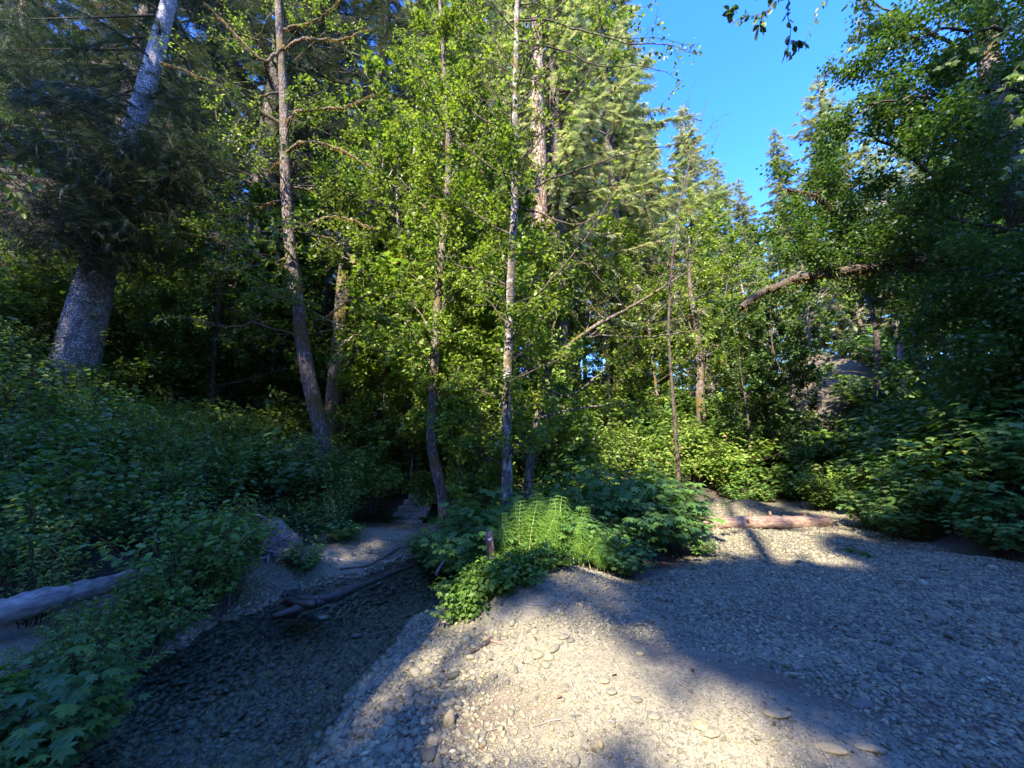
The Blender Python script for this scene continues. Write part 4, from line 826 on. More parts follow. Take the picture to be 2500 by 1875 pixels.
# ------------------------------------------------------------------ shrubs (instanced meshes, individual objects)
def shrub_meshes(seed, h, r, canes, per, T, lsz, mat, layered=.9, petiole=.07, twigm=None, low=.25, lean=.7):
    rs = np.random.RandomState(seed); w = MB(); c = MB(); PP = []; DD = []; UU = []
    for i in range(canes):
        a = rs.rand() * 2 * pi; rr = r * math.sqrt(rs.rand()); hh = h * (1 - .45 * (rr / r) ** 2) * rs.uniform(.7, 1.1); t = np.linspace(0, 1, 6)[:, None]
        o = np.array([math.cos(a), math.sin(a), 0]); q = o * (rr * lean * t ** 1.4 + rr * (1 - lean)) + np.array([0, 0, hh]) * (t * 1.15 - .15 * t * t) + rs.normal(0, .02, (6, 3)); q[0, 2] = -.15
        tube(w, q, np.linspace(.009, .003, 6), 3)
        u = low + (1 - low) * rs.rand(per) ** .7; k = np.minimum((u * 5).astype(int), 4); f = (u * 5 - k)[:, None]; p = q[k] * (1 - f) + q[k + 1] * f
        b = rs.rand(per) * 2 * pi; out = np.c_[np.cos(b), np.sin(b), rs.uniform(-.1, .5, per)]; L_ = petiole * rs.uniform(.5, 1.8, per)[:, None]
        PP.append(p + out * L_); DD.append(nrm(out * np.array([1, 1, .3]) + np.array([0, 0, -.25]) + o * .3)); UU.append(nrm(np.array([0, 0, layered]) + o * .35 + rdir(per, rs) * .45))
    PP, DD, UU = map(np.concatenate, (PP, DD, UU)); n = len(PP)
    scatter(c, T, PP, DD, UU, lsz * rs.uniform(.55, 1.2, n), 0, rs.rand(n), rs)
    return w.mesh('stems', [twigm or M_darkB]), c.mesh('leaves', [mat])
def place_shrub(meshes, name, label, cat, x, y, s, rz, group=None, dz=0, tilt=None):
    t = thing(name, label, cat, (x, y, h1(x, y) + dz), rz, group, s)
    if tilt: t.rotation_euler = (tilt[0], tilt[1], rz)
    for nme, me in zip(('stem', 'foliage'), meshes):
        o = bpy.data.objects.new(nme, me); COL.objects.link(o); o.parent = t
    return t
M_pale = leafmat('pale_shrub_leaf', [(0, (.12, .20, .045)), (.6, (.18, .27, .06)), (1, (.26, .34, .07))], .35, .5, objvar=.15)
SALM = [shrub_meshes(80 + i, 1.35, .95, 34, 42, T_hex(.68), .085, M_salm, .8, .09) for i in range(3)] + [shrub_meshes(84, 1.7, .8, 26, 44, T_hex(.5), .07, M_pale, .7, .07), shrub_meshes(85, 1.2, 1.0, 30, 30, PALMS, .12, M_salm, 1.0, .1), shrub_meshes(86, 1.5, 1.0, 24, 30, T_hex(.85), .11, M_dark, .9, .1), shrub_meshes(87, 1.0, 1.0, 40, 50, T_hex(.6), .06, M_pale, .6, .06), shrub_meshes(88, 1.6, .9, 20, 16, T_hex(.6), .09, M_salm, .5, .1)]
THIMS = [shrub_meshes(90 + i, 1.45, .95, 26, 24, THIM, .155, M_thim, 1.1, .11) for i in range(4)]
MAPS = [shrub_meshes(100 + i, 1.3, .9, 26, 22, PALM, .17, M_maple, 1.2, .12) for i in range(3)]
FLD = [shrub_meshes(110 + i, 1.3, 1.0, 30, 40, T_hex(.7), .11, M_field, .8, .1) for i in range(3)]
FLT = [shrub_meshes(120 + i, 1.2, 1.0, 26, 26, PALMS, .15, M_thim, 1.0, .1) for i in range(2)]
LOWP = [shrub_meshes(130 + i, .22, .34, 26, 16, T_hex(.85), .045, M_low, .8, .02, M_low, .1) for i in range(2)]

rs = np.random.RandomState(200)
def poisson(n, x0, x1, y0, y1, dmin, ok):
    pts = []
    for _ in range(n):
        p = np.array([rs.uniform(x0, x1), rs.uniform(y0, y1)])
        if not ok(*p): continue
        if all((p[0] - q[0]) ** 2 + (p[1] - q[1]) ** 2 > dmin ** 2 for q in pts): pts.append(p)
    return pts
def seen(x, y, z=1.0, pad=1.2): return abs(x) < 1.36 * (y * .985 + (z - 1.6) * .17) + pad and y > .6
def fdist(x, y):
    a = np.array([x]); b = np.array([y]); d = seg_dist(a, b, FLOOR + FLOOR[:1])[0]; return -d if inside(a, b, FLOOR)[0] else d
stairs_c = P(410, 512, 9.6)
def near_stairs(x, y): return abs(x - (-2.45 + .0 * (y - 9.6))) < .85 and 8.8 < y < 13.5
def left_ok(x, y):
    d = fdist(x, y); c = seg_dist(np.array([x]), np.array([y]), CREEK)[0]
    cl = P(266, 548, 6.2); cf = P(266, 548, 5.5)
    if math.hypot(x - cl[0], y - cl[1]) < .75 or math.hypot(x - cf[0], y - cf[1]) < .75: return False
    if seg_dist(np.array([x]), np.array([y]), [(-5.6, 2.9), (-4.8, 3.3), (-4.3, 3.2)])[0] < .55: return False
    return x < 1.0 and d > (-.9 if y < 6.6 else -.35) and seen(x, y) and not near_stairs(x, y) and not (c < (1.12 if y < 6.6 else 1.25))
gs = 'salmonberry shrubs covering the left slope'
for k, (x, y) in enumerate(poisson(5200, -16, .8, 1.0, 19, .72, left_ok)):
    if len(bpy.data.objects) > 4000: break
    d = math.hypot(x, y); s = (.65 + .55 * rs.rand()) * (1 + .03 * max(0, d - 8))
    if fdist(x, y) < .6: s *= .74
    if fdist(x, y) < -.3: s *= .8
    far = y > 12; nearw = x < -3 and y < 6.5 and fdist(x, y) < .9
    lb = ('low salmonberry shrub leaning out over the creek from the left bank' if nearw else 'shaded salmonberry shrub high on the slope behind the stairs' if far and x > -6 else 'shaded salmonberry shrub high on the slope near the leaning spruce' if far else
          'dark green salmonberry shrub on the lower left slope' if x < -6 else 'dark green salmonberry shrub between the creek and the mossy tree')
    place_shrub(SALM[rs.choice([0, 1, 2, 3, 4, 5, 6, 7], p=[.2, .15, .15, .12, .12, .1, .08, .08])], 'salmonberry_shrub', lb, 'shrub', x, y, s, rs.rand() * 6.3, lb.replace(' shrub ', ' shrubs ', 1), dz=-.05)
n_s = k
# overhanging bank plants just by the creek
for k, (px, py, Yd, s, lb) in enumerate([(225, 545, 5.4, .7, 'leafy shrub spilling over the dark undercut bank beside the root clod'), (190, 560, 4.6, .9, 'round-leaved shrub overhanging the creek in mid left'), (135, 625, 3.9, .6, 'round-leaved shrub hanging low over dark water'),
        (225, 590, 4.9, .7, 'low branch mass trailing on the water below the pale log'), (90, 665, 3.2, .5, 'shrub beside the pale log over the water'), (320, 480, 8.2, 1.0, 'broad shrub above the sandy cut bank'), (365, 485, 8.6, .95, 'dark shrub left of the stairs'), (340, 515, 7.6, .7, 'shrub hanging over the root hollow by the sandy bank')]):
    p = P(px, py, Yd); t = place_shrub(SALM[k % 4], 'bank_shrub', lb, 'shrub', p[0], p[1], s, k * 1.7); t.location.z = max(h1(p[0], p[1]) - .1, min(p[2] - .5 * s, 1.4))
for k, (px, py, z, s, lb) in enumerate([(20, 735, .0, .62, 'large-leaved maple seedling low at the bottom left corner'), (50, 715, -.1, .5, 'bright lobed leaves overhanging water near the bottom left'), (340, 540, .05, .42, 'small bright maple seedling on the sandy bank'), (303, 572, -.15, .38, 'small maple seedling at the water edge by the root clod'),
        (420, 545, -.1, .36, 'small lobed-leaf plant by the sunken log end'), (447, 560, -.1, .42, 'bright lobed-leaf branch over the creek left of the stake')]):
    p = G(px, py, z); t = place_shrub(MAPS[k % 3], 'maple_seedling', lb, 'plant', p[0], p[1], s, k * 2.1); t.location.z = max(h1(p[0], p[1]), WATER_Z) - .05
# right bank thimbleberry
def right_ok(x, y):
    d = fdist(x, y); return x > 6.6 and d > -.12 and seen(x, y) and y < 13.5 and not (x > 13 and y > 12) and not (y > 11 and abs(x / y - .82) < .10)
for k, (x, y) in enumerate(poisson(2600, 6.6, 15, 2.5, 13.5, .78, right_ok)):
    s = .82 + .35 * rs.rand() + .06 * max(0, fdist(x, y)); e = fdist(x, y)
    if e < .5: s *= .72
    if y > 9.5: s *= .78
    lb = 'thimbleberry shrub edging the gravel on the right' if e < .5 else 'dense thimbleberry shrub on the near right bank' if y < 8 else 'thimbleberry shrub on the right bank beyond the log'
    place_shrub(THIMS[k % 4], 'thimbleberry_shrub', lb, 'shrub', x, y, s, rs.rand() * 6.3, lb.replace(' shrub ', ' shrubs ', 1), dz=-.05)
# sunny field at the back
def back_ok(x, y):
    d = fdist(x, y); return d > .1 and seen(x, y) and x > -.5 and (x > .8 or y > 11.5) and not (x > 8.8 and y < 12) and math.hypot(x - 15.6, y - 19.6) > 2.9 and not (y > 15 and abs(x / y - .83) < .10)
for k, (x, y) in enumerate(poisson(2600, -.5, 19, 10.5, 21, .98, back_ok)):
    s = 1.0 + .5 * rs.rand() + .03 * max(0, y - 12); lit = x < 8.5 - .15 * (y - 12); s *= .75 if fdist(x, y) < .6 else 1
    lb = 'sunlit yellow-green shrub in the clearing behind the island' if lit and y < 15.5 else 'sunlit shrub at the back of the clearing' if lit else 'green shrub between the path end and the sandy knoll'
    place_shrub(FLD[k % 3] if (lit and k % 4) else FLT[k % 2], 'clearing_shrub', lb, 'shrub', x, y, s, rs.rand() * 6.3, lb.replace(' shrub ', ' shrubs ', 1), dz=-.05)
# island maple shrubs
IS = [(590, 560, 5.5, .62), (625, 572, 5.0, .42), (640, 545, 6.2, .84), (672, 548, 6.6, .66), (610, 520, 6.6, 1.15), (650, 510, 7.2, 1.2), (565, 500, 7.0, 1.1), (595, 480, 8.0, 1.3), (640, 475, 8.4, 1.0), (685, 520, 7.6, .6), (478, 545, 6.0, .95), (500, 530, 6.9, 1.1), (468, 520, 7.1, 1.0), (540, 470, 8.6, 1.15), (500, 480, 8.4, 1.1), (575, 450, 9.4, 1.2), (670, 500, 8.6, .8), (700, 545, 6.4, .28)]
il = ['maple-leaved shrub nearest the horsetails', 'low maple-leaved shrub spreading on the gravel', 'big dark maple-leaved shrub facing the path', 'maple-leaved shrub at the bend of the path', 'dense dark shrub right of the two alder trunks', 'dense dark shrub by the log end', 'dark shrub just behind the horsetails', 'tall dark shrub behind the alder trunks', 'tall shrub at the back of the island', 'shrub touching the left end of the log', 'maple-leaved shrub left of the wooden stake', 'shrub in front of the alder trunk bases', 'shrub above the creek left of the alder', 'tall shrub right behind the leaning alder', 'tall shrub between thin alder and middle alder', 'tall shrub deep in the island shade', 'small shrub beside the path beyond the log end', 'tiny leafy sprout by the path edge']
for k, ((px, py, Yd, s), lb) in enumerate(zip(IS, il)):
    p = P(px, py, Yd); place_shrub((MAPS if k % 4 != 3 or k < 6 else THIMS)[k % 3], 'maple_shrub', lb, 'shrub', p[0], p[1], s, k * 1.37, 'lobed-leaf shrubs on the island')
for k, (px, py) in enumerate([(462, 600), (468, 585), (480, 588), (475, 605), (470, 572), (488, 575), (498, 580), (510, 578), (482, 565), (500, 566), (525, 574), (463, 618), (540, 568), (560, 566), (513, 588), (494, 592)]):
    p = GT(px, py); place_shrub(LOWP[k % 2], 'creeping_plant', 'small round-leaved creeping plant carpeting the mound below the stake', 'plant', p[0], p[1], rs.uniform(.8, 1.25), k * 1.1, 'creeping plants below the stake')
for k, (px, py, lb) in enumerate([(850, 553, 'slim bright weed at the foot of the right bushes'), (866, 557, 'second bright weed, right of the slim one, on the gravel edge')]):
    p = GT(px, py); place_shrub(LOWP[k % 2], 'small_weed', lb, 'plant', p[0], p[1], .4, k)

# ---- horsetails
def horsetail(seed):
    rs = np.random.RandomState(seed); w = MB(); c = MB(); h = 1.0; q = np.c_[np.linspace(0, .10, 8) ** 1.5 * .5, np.zeros(8), np.linspace(-.05, h, 8)]
    q[:, 0] = .16 * np.linspace(0, 1, 8) ** 2; tube(w, q, np.linspace(.010, .005, 8), 5, 0, 1.0)
    for i, z in enumerate(np.linspace(.2, .98, 13)):
        L_ = .23 * math.sin(pi * min(1, (1.12 - z) * 1.0)) * rs.uniform(.85, 1.1) + .02; n = 11; x0 = .16 * (z / h) ** 2; a = np.arange(n) / n * 2 * pi + rs.rand()
        for b in a:
            t = np.linspace(0, 1, 4); d = np.array([math.cos(b), math.sin(b)]); el = rs.uniform(.3, .6)
            pts = np.c_[x0 + d[0] * L_ * t, d[1] * L_ * t, z + L_ * (el * t - .55 * t ** 2.2)]; tube(c, pts, np.linspace(.0042, .0022, 4), 3, 0, rs.rand())
    return w.mesh('stem', [M_hstem]), c.mesh('whorls', [M_horse])
HT = [horsetail(140 + i) for i in range(2)]
rs = np.random.RandomState(210); hp = []
for k in range(95):
    u = (k + rs.rand()) / 95; px = 500 + 112 * u + rs.uniform(-6, 6); py = np.interp(px, [490, 520, 560, 600, 625], [566, 562, 563, 570, 566]) - 16 * rs.rand(); z = .18
    p = G(px, py, z); s = np.interp(px, [490, 515, 555, 590, 605, 625], [.42, .74, .76, .60, .40, .28]) * rs.uniform(.55, 1.1)
    t = place_shrub(HT[k % 2], 'horsetail', 'feathery bright green giant horsetail massed on the gravel mound', 'horsetail', p[0], p[1], s, rs.rand() * 6.3, 'giant horsetails on the gravel mound')
    t.rotation_euler = (rs.normal(0, .16), rs.normal(0, .16) + (px - 535) / 170, rs.rand() * 6.3)

# ---- ferns
def fern(seed, nf=11):
    rs = np.random.RandomState(seed); c = MB()
    for i in range(nf):
        a = 2 * pi * i / nf + rs.uniform(-.2, .2); L_ = rs.uniform(.65, 1.0); t = np.linspace(0, 1, 9); r_ = L_ * (t - .12 * t * t); z = L_ * (1.15 * t - 1.05 * t * t) * rs.uniform(.6, 1)
        q = np.c_[np.cos(a) * r_, np.sin(a) * r_, z]; tube(c, q, np.linspace(.006, .002, 9), 3, 0, .3)
        u = np.linspace(.14, .99, 30); k = np.minimum((u * 8).astype(int), 7); f = (u * 8 - k)[:, None]; p = q[k] * (1 - f) + q[k + 1] * f; ax = nrm(q[k + 1] - q[k]); sd = np.array([-math.sin(a), math.cos(a), 0])
        for s in (-1, 1): scatter(c, T_hex(.22, .0, .05), p, nrm(ax * .35 + s * sd), np.tile([0, 0, 1.], (30, 1)), .15 * np.sin(pi * np.clip(u * .93 + .07, 0, 1)) ** .6 + .01, 0, rs.rand(30), rs)
    return c.mesh('fronds', [M_fern])
FE = [fern(150), fern(151)]
fl = ['sword fern left of the top stair', 'sword fern right of the stairs', 'sword fern at the foot of the stairs on the right', 'sword fern above the stair landing', 'sword fern on the slope left of the stairs', 'sword fern behind the thin alder', 'sword fern by the thin alder base', 'small sword fern beside the lowest stair', 'fern under the bank shrub', 'fern uphill of the stairs']
for k, (px, py, Yd, s) in enumerate([(385, 500, 10.0, .8), (428, 500, 10.1, .8), (432, 515, 9.6, .6), (412, 480, 12.4, .9), (375, 515, 9.6, .7), (465, 480, 9.8, .9), (460, 520, 8.8, .6), (388, 522, 9.3, .5), (350, 540, 8.4, .5), (440, 470, 12, .9)]):
    p = P(px, py, Yd); o = bpy.data.objects.new('sword_fern', FE[k % 2]); COL.objects.link(o); o.location = (p[0], p[1], h1(p[0], p[1])); o.scale = (s, s, s); o.rotation_euler = (0, 0, k); tag(o, fl[k], 'fern', 'sword ferns around the stairs')

# ------------------------------------------------------------------ stairs, logs, stake, root clod
def box(mb, c, s, rz=0, mat=0, jit=0, tilt=0):
    V = np.array([[x, y, z] for x in (-.5, .5) for y in (-.5, .5) for z in (-.5, .5)]) * np.array(s); V += R.normal(0, 1, V.shape) * jit
    c_, s_ = math.cos(rz), math.sin(rz); V = V @ np.array([[c_, s_, 0], [-s_, c_, 0], [0, 0, 1]]); V = V + np.array(c)
    mb.add(V, [[0, 1, 3, 2], [4, 6, 7, 5], [0, 4, 5, 1], [2, 3, 7, 6], [0, 2, 6, 4], [1, 5, 7, 3]], mat)
sb = P(403, 523, 9.3); st = thing('stairs', 'weathered wooden trail stairs climbing into the shaded slope', 'stairs', (sb[0], sb[1], h1(sb[0], sb[1]) - .02), 0, None, (.84, 1, .70))
zg = 0.0
for i in range(6):
    m = MB(); w_ = .98 - .03 * i; cx = .05 + .035 * i; cy = .30 * i; cz = .10 + .165 * i
    V0 = len(m.V); box(m, (cx, cy, cz - .06), (w_, .09, .15), 0, 0, .004); m.obj('riser', [M_driftB], st, False)
    m = MB(); box(m, (cx, cy + .19, cz - .04), (w_ * .98, .28, .10), 0, 0, .005); m.obj('tread', [M_driftB], st, False)
    m = MB()
def log(name, label, pts, r0, r1, mat, seed=0, n=18, parent=None, cap=True, cat='log', rough=.14, stubs=0):
    q = resample(pts, 30); base = q[0].copy(); rs_ = np.random.RandomState(seed); q = q - base; q[1:-1] += rs_.normal(0, .006, (28, 3)) * (r0 / .1)
    m = MB(); r = np.linspace(r0, r1, 30) * (1 + .06 * np.sin(np.arange(30) * .9 + seed)); tube(m, q, r, n, 0, .5, rough, seed, cap)
    if stubs:
        for k_ in range(stubs):
            i_ = int(rs_.uniform(4, 26)); a_ = rs_.uniform(.3, 2.6); d_ = np.array([rs_.uniform(-.4, .4), -math.cos(a_), math.sin(a_)]); d_ = d_ / np.linalg.norm(d_)
            p_ = q[i_] + d_ * r[i_] * .8; tube(m, np.array([p_, p_ + d_ * r[i_] * .45, p_ + d_ * r[i_] * rs_.uniform(.6, 1.0)]), np.array([.3, .22, .14]) * r[i_], 7, 0, .5, .3, k_, True)
    o = m.obj(name, [mat]); o.location = base; return tag(o, label, cat)
a = P(672, 538, 8.2); b = P(828, 527, 8.75)
log('fallen_log', 'sunlit barkless reddish log lying across the gravel path', [(a[0], 8.2, h1(a[0], 8.2) + .07), P(735, 533, 8.35) * [1, 1, 0] + [0, 0, h1(P(735, 533, 8.35)[0], 8.35) + .08], (b[0], 8.75, h1(b[0], 8.75) + .07)], .12, .145, M_logB, 3, rough=.14, stubs=7)
log('fallen_log', 'pale thick log half buried in shrubs at the left edge over the creek', [P(-60, 632, 3.4), P(0, 612, 3.5), P(40, 602, 3.7), P(95, 588, 4.1), P(150, 572, 4.6)], .125, .07, M_driftB, 4)
def sunken():
    pts = [G(272, 617, WATER_Z), G(300, 608, WATER_Z + .03), G(322, 600, WATER_Z + .05), G(355, 588, WATER_Z + .08), G(395, 572, WATER_Z + .12), G(412, 566, WATER_Z + .1)]
    q = resample(pts, 30); base = q[0].copy(); t = thing('sunken_log', 'dark wet driftwood log with a forked root end lying in the creek', 'log', base); q -= base
    m = MB(); tube(m, q, np.interp(np.linspace(0, 1, 30), [0, .2, .35, .5, 1], [.035, .065, .08, .045, .03]), 12, 0, .5, .25, 2, True); m.obj('bole', [M_wetB], t)
    for k, pth in enumerate([[(283, 596), (292, 590), (305, 596), (318, 600)], [(275, 606), (285, 598), (300, 604), (315, 604)], [(285, 592), (297, 598), (312, 600), (330, 597)]]):
        m = MB(); qq = resample([G(a_, b_, WATER_Z + .08) - base for a_, b_ in pth], 12); tube(m, qq, np.linspace(.03, .05, 12), 8, 0, .5, .3, k, True); m.obj('root', [M_wetB], t)
sunken()
log('driftwood_stick', 'thin pale stick resting on the far sandy bank', [GT(a_, b_) + [0, 0, .015] for a_, b_ in ((328, 558), (345, 562), (362, 564), (392, 562), (402, 556))], .012, .02, M_driftB, 6, 6, cat='stick')
log('driftwood_stick', 'bleached stick jutting from the root clod bank', [P(246, 512, 6.3), P(262, 516, 6.2), P(277, 525, 6.1)], .012, .008, M_driftB, 7, 6, cat='stick')
log('driftwood_stick', 'dark branch lying along the waterline above the sunken log', [GT(a_, b_) + [0, 0, .015] for a_, b_ in ((340, 570), (365, 568), (385, 558), (400, 548))], .018, .012, M_wetB, 8, 6, cat='stick')
log('driftwood_stick', 'arching pale root sticking out of the shrubs left of the stake', [P(436, 575, 6.2), P(446, 558, 6.2), P(458, 545, 6.25), P(470, 537, 6.3), P(486, 536, 6.3)], .028, .012, M_driftB, 9, 8, cat='stick')
log('driftwood_stick', 'dark broken stick lying on the sunlit mound', [GT(a_, b_) + [0, 0, .012] for a_, b_ in ((468, 656), (477, 651), (485, 646), (492, 641))], .012, .022, M_wetB, 10, 7, cat='stick')
log('driftwood_stick', 'short reddish stick crossing the dark broken stick', [GT(a_, b_) + [0, 0, .016] for a_, b_ in ((484, 640), (493, 643), (502, 646))], .016, .010, M_logB, 11, 6, cat='stick')
def root_clod():
    p = P(266, 548, 6.2); rs_ = np.random.RandomState(8); t = thing('root_clod', 'grey eroded clod of earth and exposed roots on the creek bank', 'root clod', (p[0], p[1], -.42))
    V, Fa = icos(5); th = np.arctan2(V[:, 1], V[:, 0]); rad = np.ones(len(V))
    for q in range(10): nn = nrm(rs_.normal(size=3)); rad += .09 * np.tanh(5 * (V @ nn - .35)) * rs_.choice([-1, 1])
    rad += .30 * (noise2(th * 2 + 9, V[:, 2] * 2, .8, 51) - .5) + .16 * (noise2(th * 2 + 9, V[:, 2] * 2, .25, 52) - .5) + .09 * (noise2(th * 2 + 9, V[:, 2] * 2, .09, 53) - .5)
    W = V * rad[:, None] * np.array([.36, .40, .50]) + np.array([.0, .1, .36]); W[:, 0] -= .3 * (W[:, 2] - .4)
    m = MB(); m.add(W, Fa); m.obj('earth', [M_clay], t, False)
    for k in range(34):
        a0 = rs_.uniform(-2.6, -.4); z = rs_.uniform(.05, .95); s0 = np.array([math.cos(a0) * .36 - .22 * (z - .4), math.sin(a0) * .40 + .1, z]); d = np.array([rs_.uniform(-.7, 1), rs_.uniform(-.4, .1), rs_.uniform(-.6, .15)]) * .4
        m = MB(); qq = resample([s0 - d * .5, s0 + np.array([0, -.04, 0]), s0 + d * .5, s0 + d + rs_.normal(0, .05, 3)], 10); tube(m, qq, np.linspace(.018, .005, 10), 5, 0, .5, .3, k); m.obj('root', [M_driftB], t)
root_clod()
def stake():
    p = P(493, 563, 5.0); base = np.array([p[0], 5.0, h1(p[0], 5.0) - .05]); top = P(490, 530, 5.0); hgt = top[2] - base[2]
    t = thing('marker_stake', 'short reddish wooden stake with white painted marks in the greenery', 'stake', base)
    m = MB(); zz = np.linspace(0, hgt, 14); q = np.c_[(-.05) * zz / hgt + .004 * np.sin(zz * 9), 0 * zz, zz]; rr = np.full(14, .047); rr[-1] = .020; rr[-2] = .040; tube(m, q, rr, 14, 0, .5, .12, 2, True); m.obj('post', [M_post], t)
    def mark(poly, zc, name):
        P2 = np.array(poly, float); n = len(P2); th = P2[:, 0] / .05; r_ = .0535; x = r_ * np.sin(th) - .05 * zc / hgt; y = -r_ * np.cos(th); z = zc + P2[:, 1]
        V = np.c_[x, y, z]; V2 = np.c_[x * 1.0, y + .008, z]; mm = MB(); idn = np.arange(n)
        side = np.stack([idn, (idn + 1) % n, (idn + 1) % n + n, idn + n], 1); mm.addm(np.r_[V, V2], [idn[None], side]); mm.obj(name, [M_paint], t, False)
    mark([(-.026, .0), (-.006, .02), (-.006, .011), (.016, .016), (.024, .028), (.022, .002), (.014, -.012), (-.004, -.01), (-.008, -.024)], hgt - .10, 'arrow_mark')
    mark([(-.020, -.004), (.018, -.006), (.020, .006), (-.018, .007)], hgt - .315, 'line_mark')
stake()
# fallen yellow leaves
for k, (px, py, z, lb) in enumerate([(261, 735, -.26, 'yellow fallen leaf on the wet gravel near the bottom'), (782, 669, .12, 'small green fallen leaf on the sand'), (706, 606, .05, 'tan fallen leaf on mid-path gravel')]):
    p = GT(px, py); m = MB(); scatter(m, PALM5, [[0, 0, 0]], np.array([[1., .3, 0]]), np.array([[0, .1, 1.]]), .06); o = m.obj('fallen_leaf', [M_yel]); o.location = (p[0], p[1], max(h1(p[0], p[1]), WATER_Z) + .02); tag(o, lb, 'leaf')

# ------------------------------------------------------------------ tall trees behind and left of the camera (unseen, placed and shaped to shade the bar)
LIT = []   # spots kept sunlit by cutting gaps in the added crowns: (centre, radius, share of sprays left = dapple)
def lit(px, py, z, r, keep=0.0): LIT.append((G(px, py, z), r, keep))
for a in [(462, 622, .28, .22), (490, 604, .3, .26), (530, 632, .32, .40, .06), (480, 612, .3, .38, .03), (570, 672, .15, .4, .2), (520, 690, .2, .3, .25), (430, 632, .1, .16), (500, 640, .3, .3, .08), (560, 620, .25, .35, .14), (610, 590, .1, .40, .03), 
          (645, 640, .1, .30), (665, 662, .1, .32), (690, 690, .1, .32), (735, 718, .1, .34), (775, 740, .1, .32), (815, 762, .1, .30), (700, 725, .1, .3, .03), (655, 700, .1, .35, .15),
          (385, 690, -.05, .15), (362, 722, -.05, .12), (405, 668, .05, .10, .05), (436, 733, .1, .10), (452, 722, .1, .08), (500, 700, .15, .4, .4), (560, 700, .2, .35, .3), (590, 745, .15, .25, .2),
          (700, 545, .05, .55), (760, 542, .05, .7, .01), (820, 550, .05, .5), (875, 564, .05, .3), (725, 530, .1, .8, .02), (790, 527, .1, .7, .03), (742, 508, .25, .6), (700, 515, .1, .5), (655, 556, .05, .3, .05)]: lit(*a)
for c, r in [((-.3, 7, 4.5), 1.6), ((.2, 7, 6.5), 2.0), ((-.8, 7.5, 8.5), 2.2), ((1.4, 7.4, 7.5), 1.6), ((.2, 7, 10.5), 2.4), ((1.2, 7.5, 3.6), .9), ((-1.8, 8.6, 5.5), 1.8), ((-1.8, 8.6, 8), 2), ((-5.2, 9.5, 9), 1.5), ((-5, 9.5, 6.8), 1.0), ((-4.2, 9.5, 11.5), 2.5), ((-3.3, 9.5, 7.2), 1.2)]: LIT.append((np.array(c), r, .02))
for px, py, Yd, r in [(940, 410, 7, .35), (870, 455, 7.4, .3), (965, 470, 6.6, .3), (875, 505, 7.2, .25), (835, 500, 8, .3), (915, 480, 7, .25), (990, 430, 6.6, .3), (830, 450, 9, .5), (15, 190, 3, .45), (1010, 110, 4.2, .7), (950, 40, 4.5, .4), (858, 25, 4.5, .2), (545, 512, 4.9, .8), (575, 530, 4.9, .35), (612, 562, 4.9, .3), (475, 590, 4.6, .3), (455, 545, 5.6, .3), (660, 465, 7.2, .35), (850, 430, 7.5, .35), (810, 545, 7.8, .3), (830, 530, 7.6, .25), (850, 485, 7.6, .25), (900, 440, 7, .2), (905, 540, 6.6, .2), (492, 548, 5, .18)]: LIT.append((P(px, py, Yd), r, 0))
for px, py, Yd, r in [(600, 430, 13, 1.8), (660, 430, 13.5, 1.8), (700, 455, 13, 1.5), (640, 470, 12, 1.3), (690, 480, 12, 1.2), (620, 390, 16, 2.4), (700, 380, 17, 2.4), (580, 350, 15, 2), (640, 330, 15, 2.6), (700, 300, 17, 3), (480, 300, 13, 2.2), (450, 200, 13, 2.5), (540, 330, 15, 1.2), (541, 425, 15, .5), (760, 500, 12.5, .6), (826, 388, 19.5, .5), (838, 375, 20, .3)]: LIT.append((P(px, py, Yd), r, 0))
def clear(Pw, pad):
    """True where a spray would not block one of the sun gaps"""
    ok = np.ones(len(Pw), bool); rs_ = np.random.RandomState(9)
    for c, r, kp in LIT:
        v = Pw - c; al = v @ SUN; perp = np.linalg.norm(v - al[:, None] * SUN, axis=1); ok &= ~((perp < r + pad) & (al > 1.0) & (rs_.rand(len(Pw)) >= kp))
    return ok
def shade_tree(x, y, H_, rad, seed, label, per=8000, z0=8.5):
    per = int(per * .62)
    rs = np.random.RandomState(seed); g = h1(x, y); t = thing('conifer_tree', label, 'conifer tree', (x, y, g), 0, 'unseen tall conifers added to shade the bar')
    m = MB(); tube(m, np.array([[0, 0, -1], [0, 0, H_ * .4], [0, 0, H_ * .75], [0, 0, H_]]), [.34, .16, .09, .02], 10); m.obj('trunk', [M_spruceB], t)
    c = MB(); zz = z0 + (H_ - z0) * (1 - rs.rand(per) ** .55); f = (H_ - zz) / (H_ - z0); lump = .75 + .3 * np.sin(zz * 3.1 + seed); a = rs.rand(per) * 2 * pi; r_ = (rad * f ** .6 * lump) * np.sqrt(rs.uniform(.03, 1, per)) + .1
    p = np.c_[r_ * np.cos(a), r_ * np.sin(a), zz]; ok = clear(p + np.array([x, y, g]), .12); p = p[ok]; a = a[ok]; n = len(p)
    scatter(c, SPRAYF, p, nrm(np.c_[np.cos(a), np.sin(a), rs.uniform(-.9, .1, n)]), nrm(np.array([0, 0, 1.]) + .6 * rdir(n, rs)), rs.uniform(.5, .95, n), 0, rs.rand(n), rs)
    c.obj('crown', [M_con], t)
k = 0
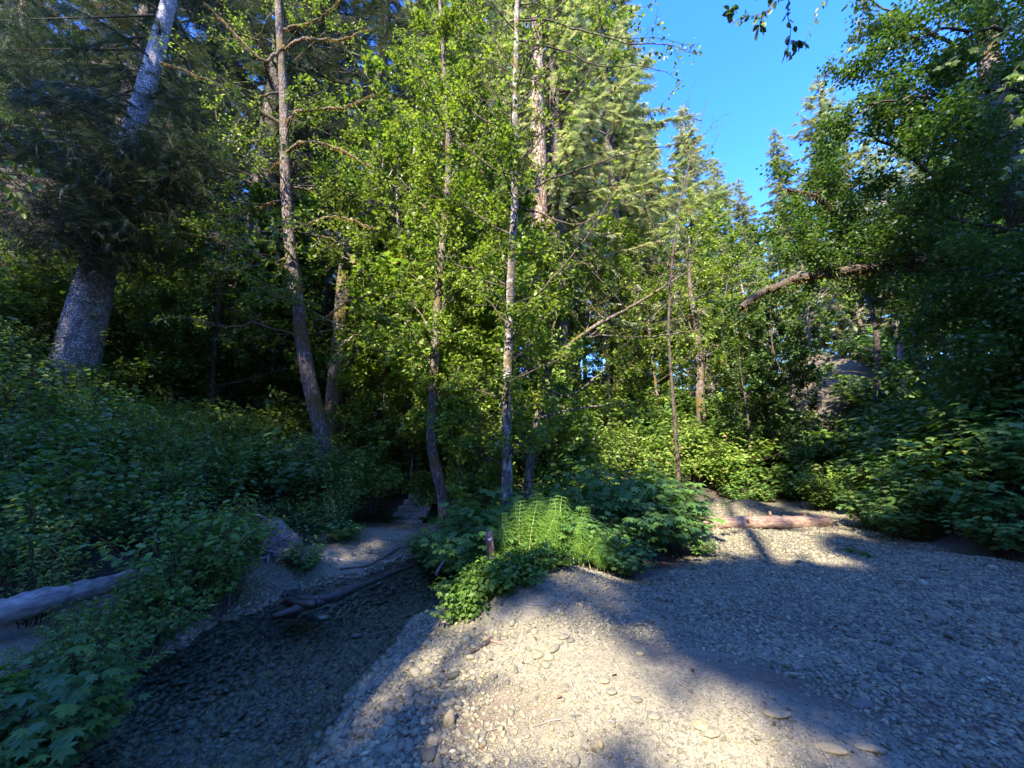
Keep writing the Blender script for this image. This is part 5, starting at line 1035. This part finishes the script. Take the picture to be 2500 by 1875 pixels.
for (x, y, H_, rad, pr) in [(-9, -6, 21, 3.6, 3600), (-6.2, -8.8, 21, 3.6, 5500), (-.7, -11, 21, 3.6, 8000), (3.4, -10, 27, 3.8, 9500), (-8.9, -14, 25, 3.8, 7000), (-3, -17, 26, 3.8, 8000), (2, -16, 26, 3.8, 7000), (7, -13, 26, 3.8, 7000), (6.5, -7, 28, 3.6, 4500), (1, -8, 22, 3.2, 6000), (8.5, -9, 30, 3.8, 4500), (14, -7, 28, 4, 4500), (-12.5, -7, 31, 3.8, 6500), (-18, -6, 30, 4.0, 4000), (-3.3, -10.5, 27, 3.8, 8000)]:
    k += 1; shade_tree(x, y, H_, rad, 300 + k, 'unseen tall dark conifer added for its shade, behind or beside the viewer', pr)

# ------------------------------------------------------------------ light, sky, camera
w = bpy.data.worlds.new('World'); C.world = w; w.use_nodes = True; nt = w.node_tree; bg = nt.nodes['Background']
sky = nt.nodes.new('ShaderNodeTexSky'); sky.sky_type = 'NISHITA'; sky.sun_disc = False; sky.sun_elevation = math.asin(SUN[2]); sky.sun_rotation = math.atan2(SUN[0], SUN[1]); sky.ozone_density = 8.0; sky.air_density = 1.0; sky.dust_density = .2
hsv = nt.nodes.new('ShaderNodeHueSaturation'); hsv.inputs['Saturation'].default_value = 1.2; hsv.inputs['Hue'].default_value = .519; nt.links.new(sky.outputs[0], hsv.inputs['Color']); nt.links.new(hsv.outputs[0], bg.inputs[0]); bg.inputs[1].default_value = .12
sl = bpy.data.lights.new('sun', 'SUN'); sl.energy = 2.0; sl.angle = math.radians(.53); sl.color = (1, .90, .76); so = bpy.data.objects.new('sun', sl); COL.objects.link(so)
so.rotation_euler = Vector(SUN).to_track_quat('Z', 'Y').to_euler()
cd = bpy.data.cameras.new('camera'); cd.sensor_width = 36; cd.lens = 36 * F / 1024; cd.clip_start = .05; cd.clip_end = 2000
co = bpy.data.objects.new('camera', cd); COL.objects.link(co); co.location = CAM; co.rotation_euler = (pi / 2 + PITCH, 0, 0); C.camera = co
C.view_settings.view_transform = 'Standard'; C.view_settings.look = 'None'; C.view_settings.exposure = 3.32; C.view_settings.gamma = 1
cy = C.cycles; cy.max_bounces = 8; cy.diffuse_bounces = 5; cy.glossy_bounces = 2; cy.transmission_bounces = 3; cy.transparent_max_bounces = 4; cy.sample_clamp_indirect = 4; cy.caustics_reflective = False; cy.caustics_refractive = False
print('objects', len(bpy.data.objects), 'shrubs left', n_s, 'faces', sum(len(m.polygons) for m in bpy.data.meshes))
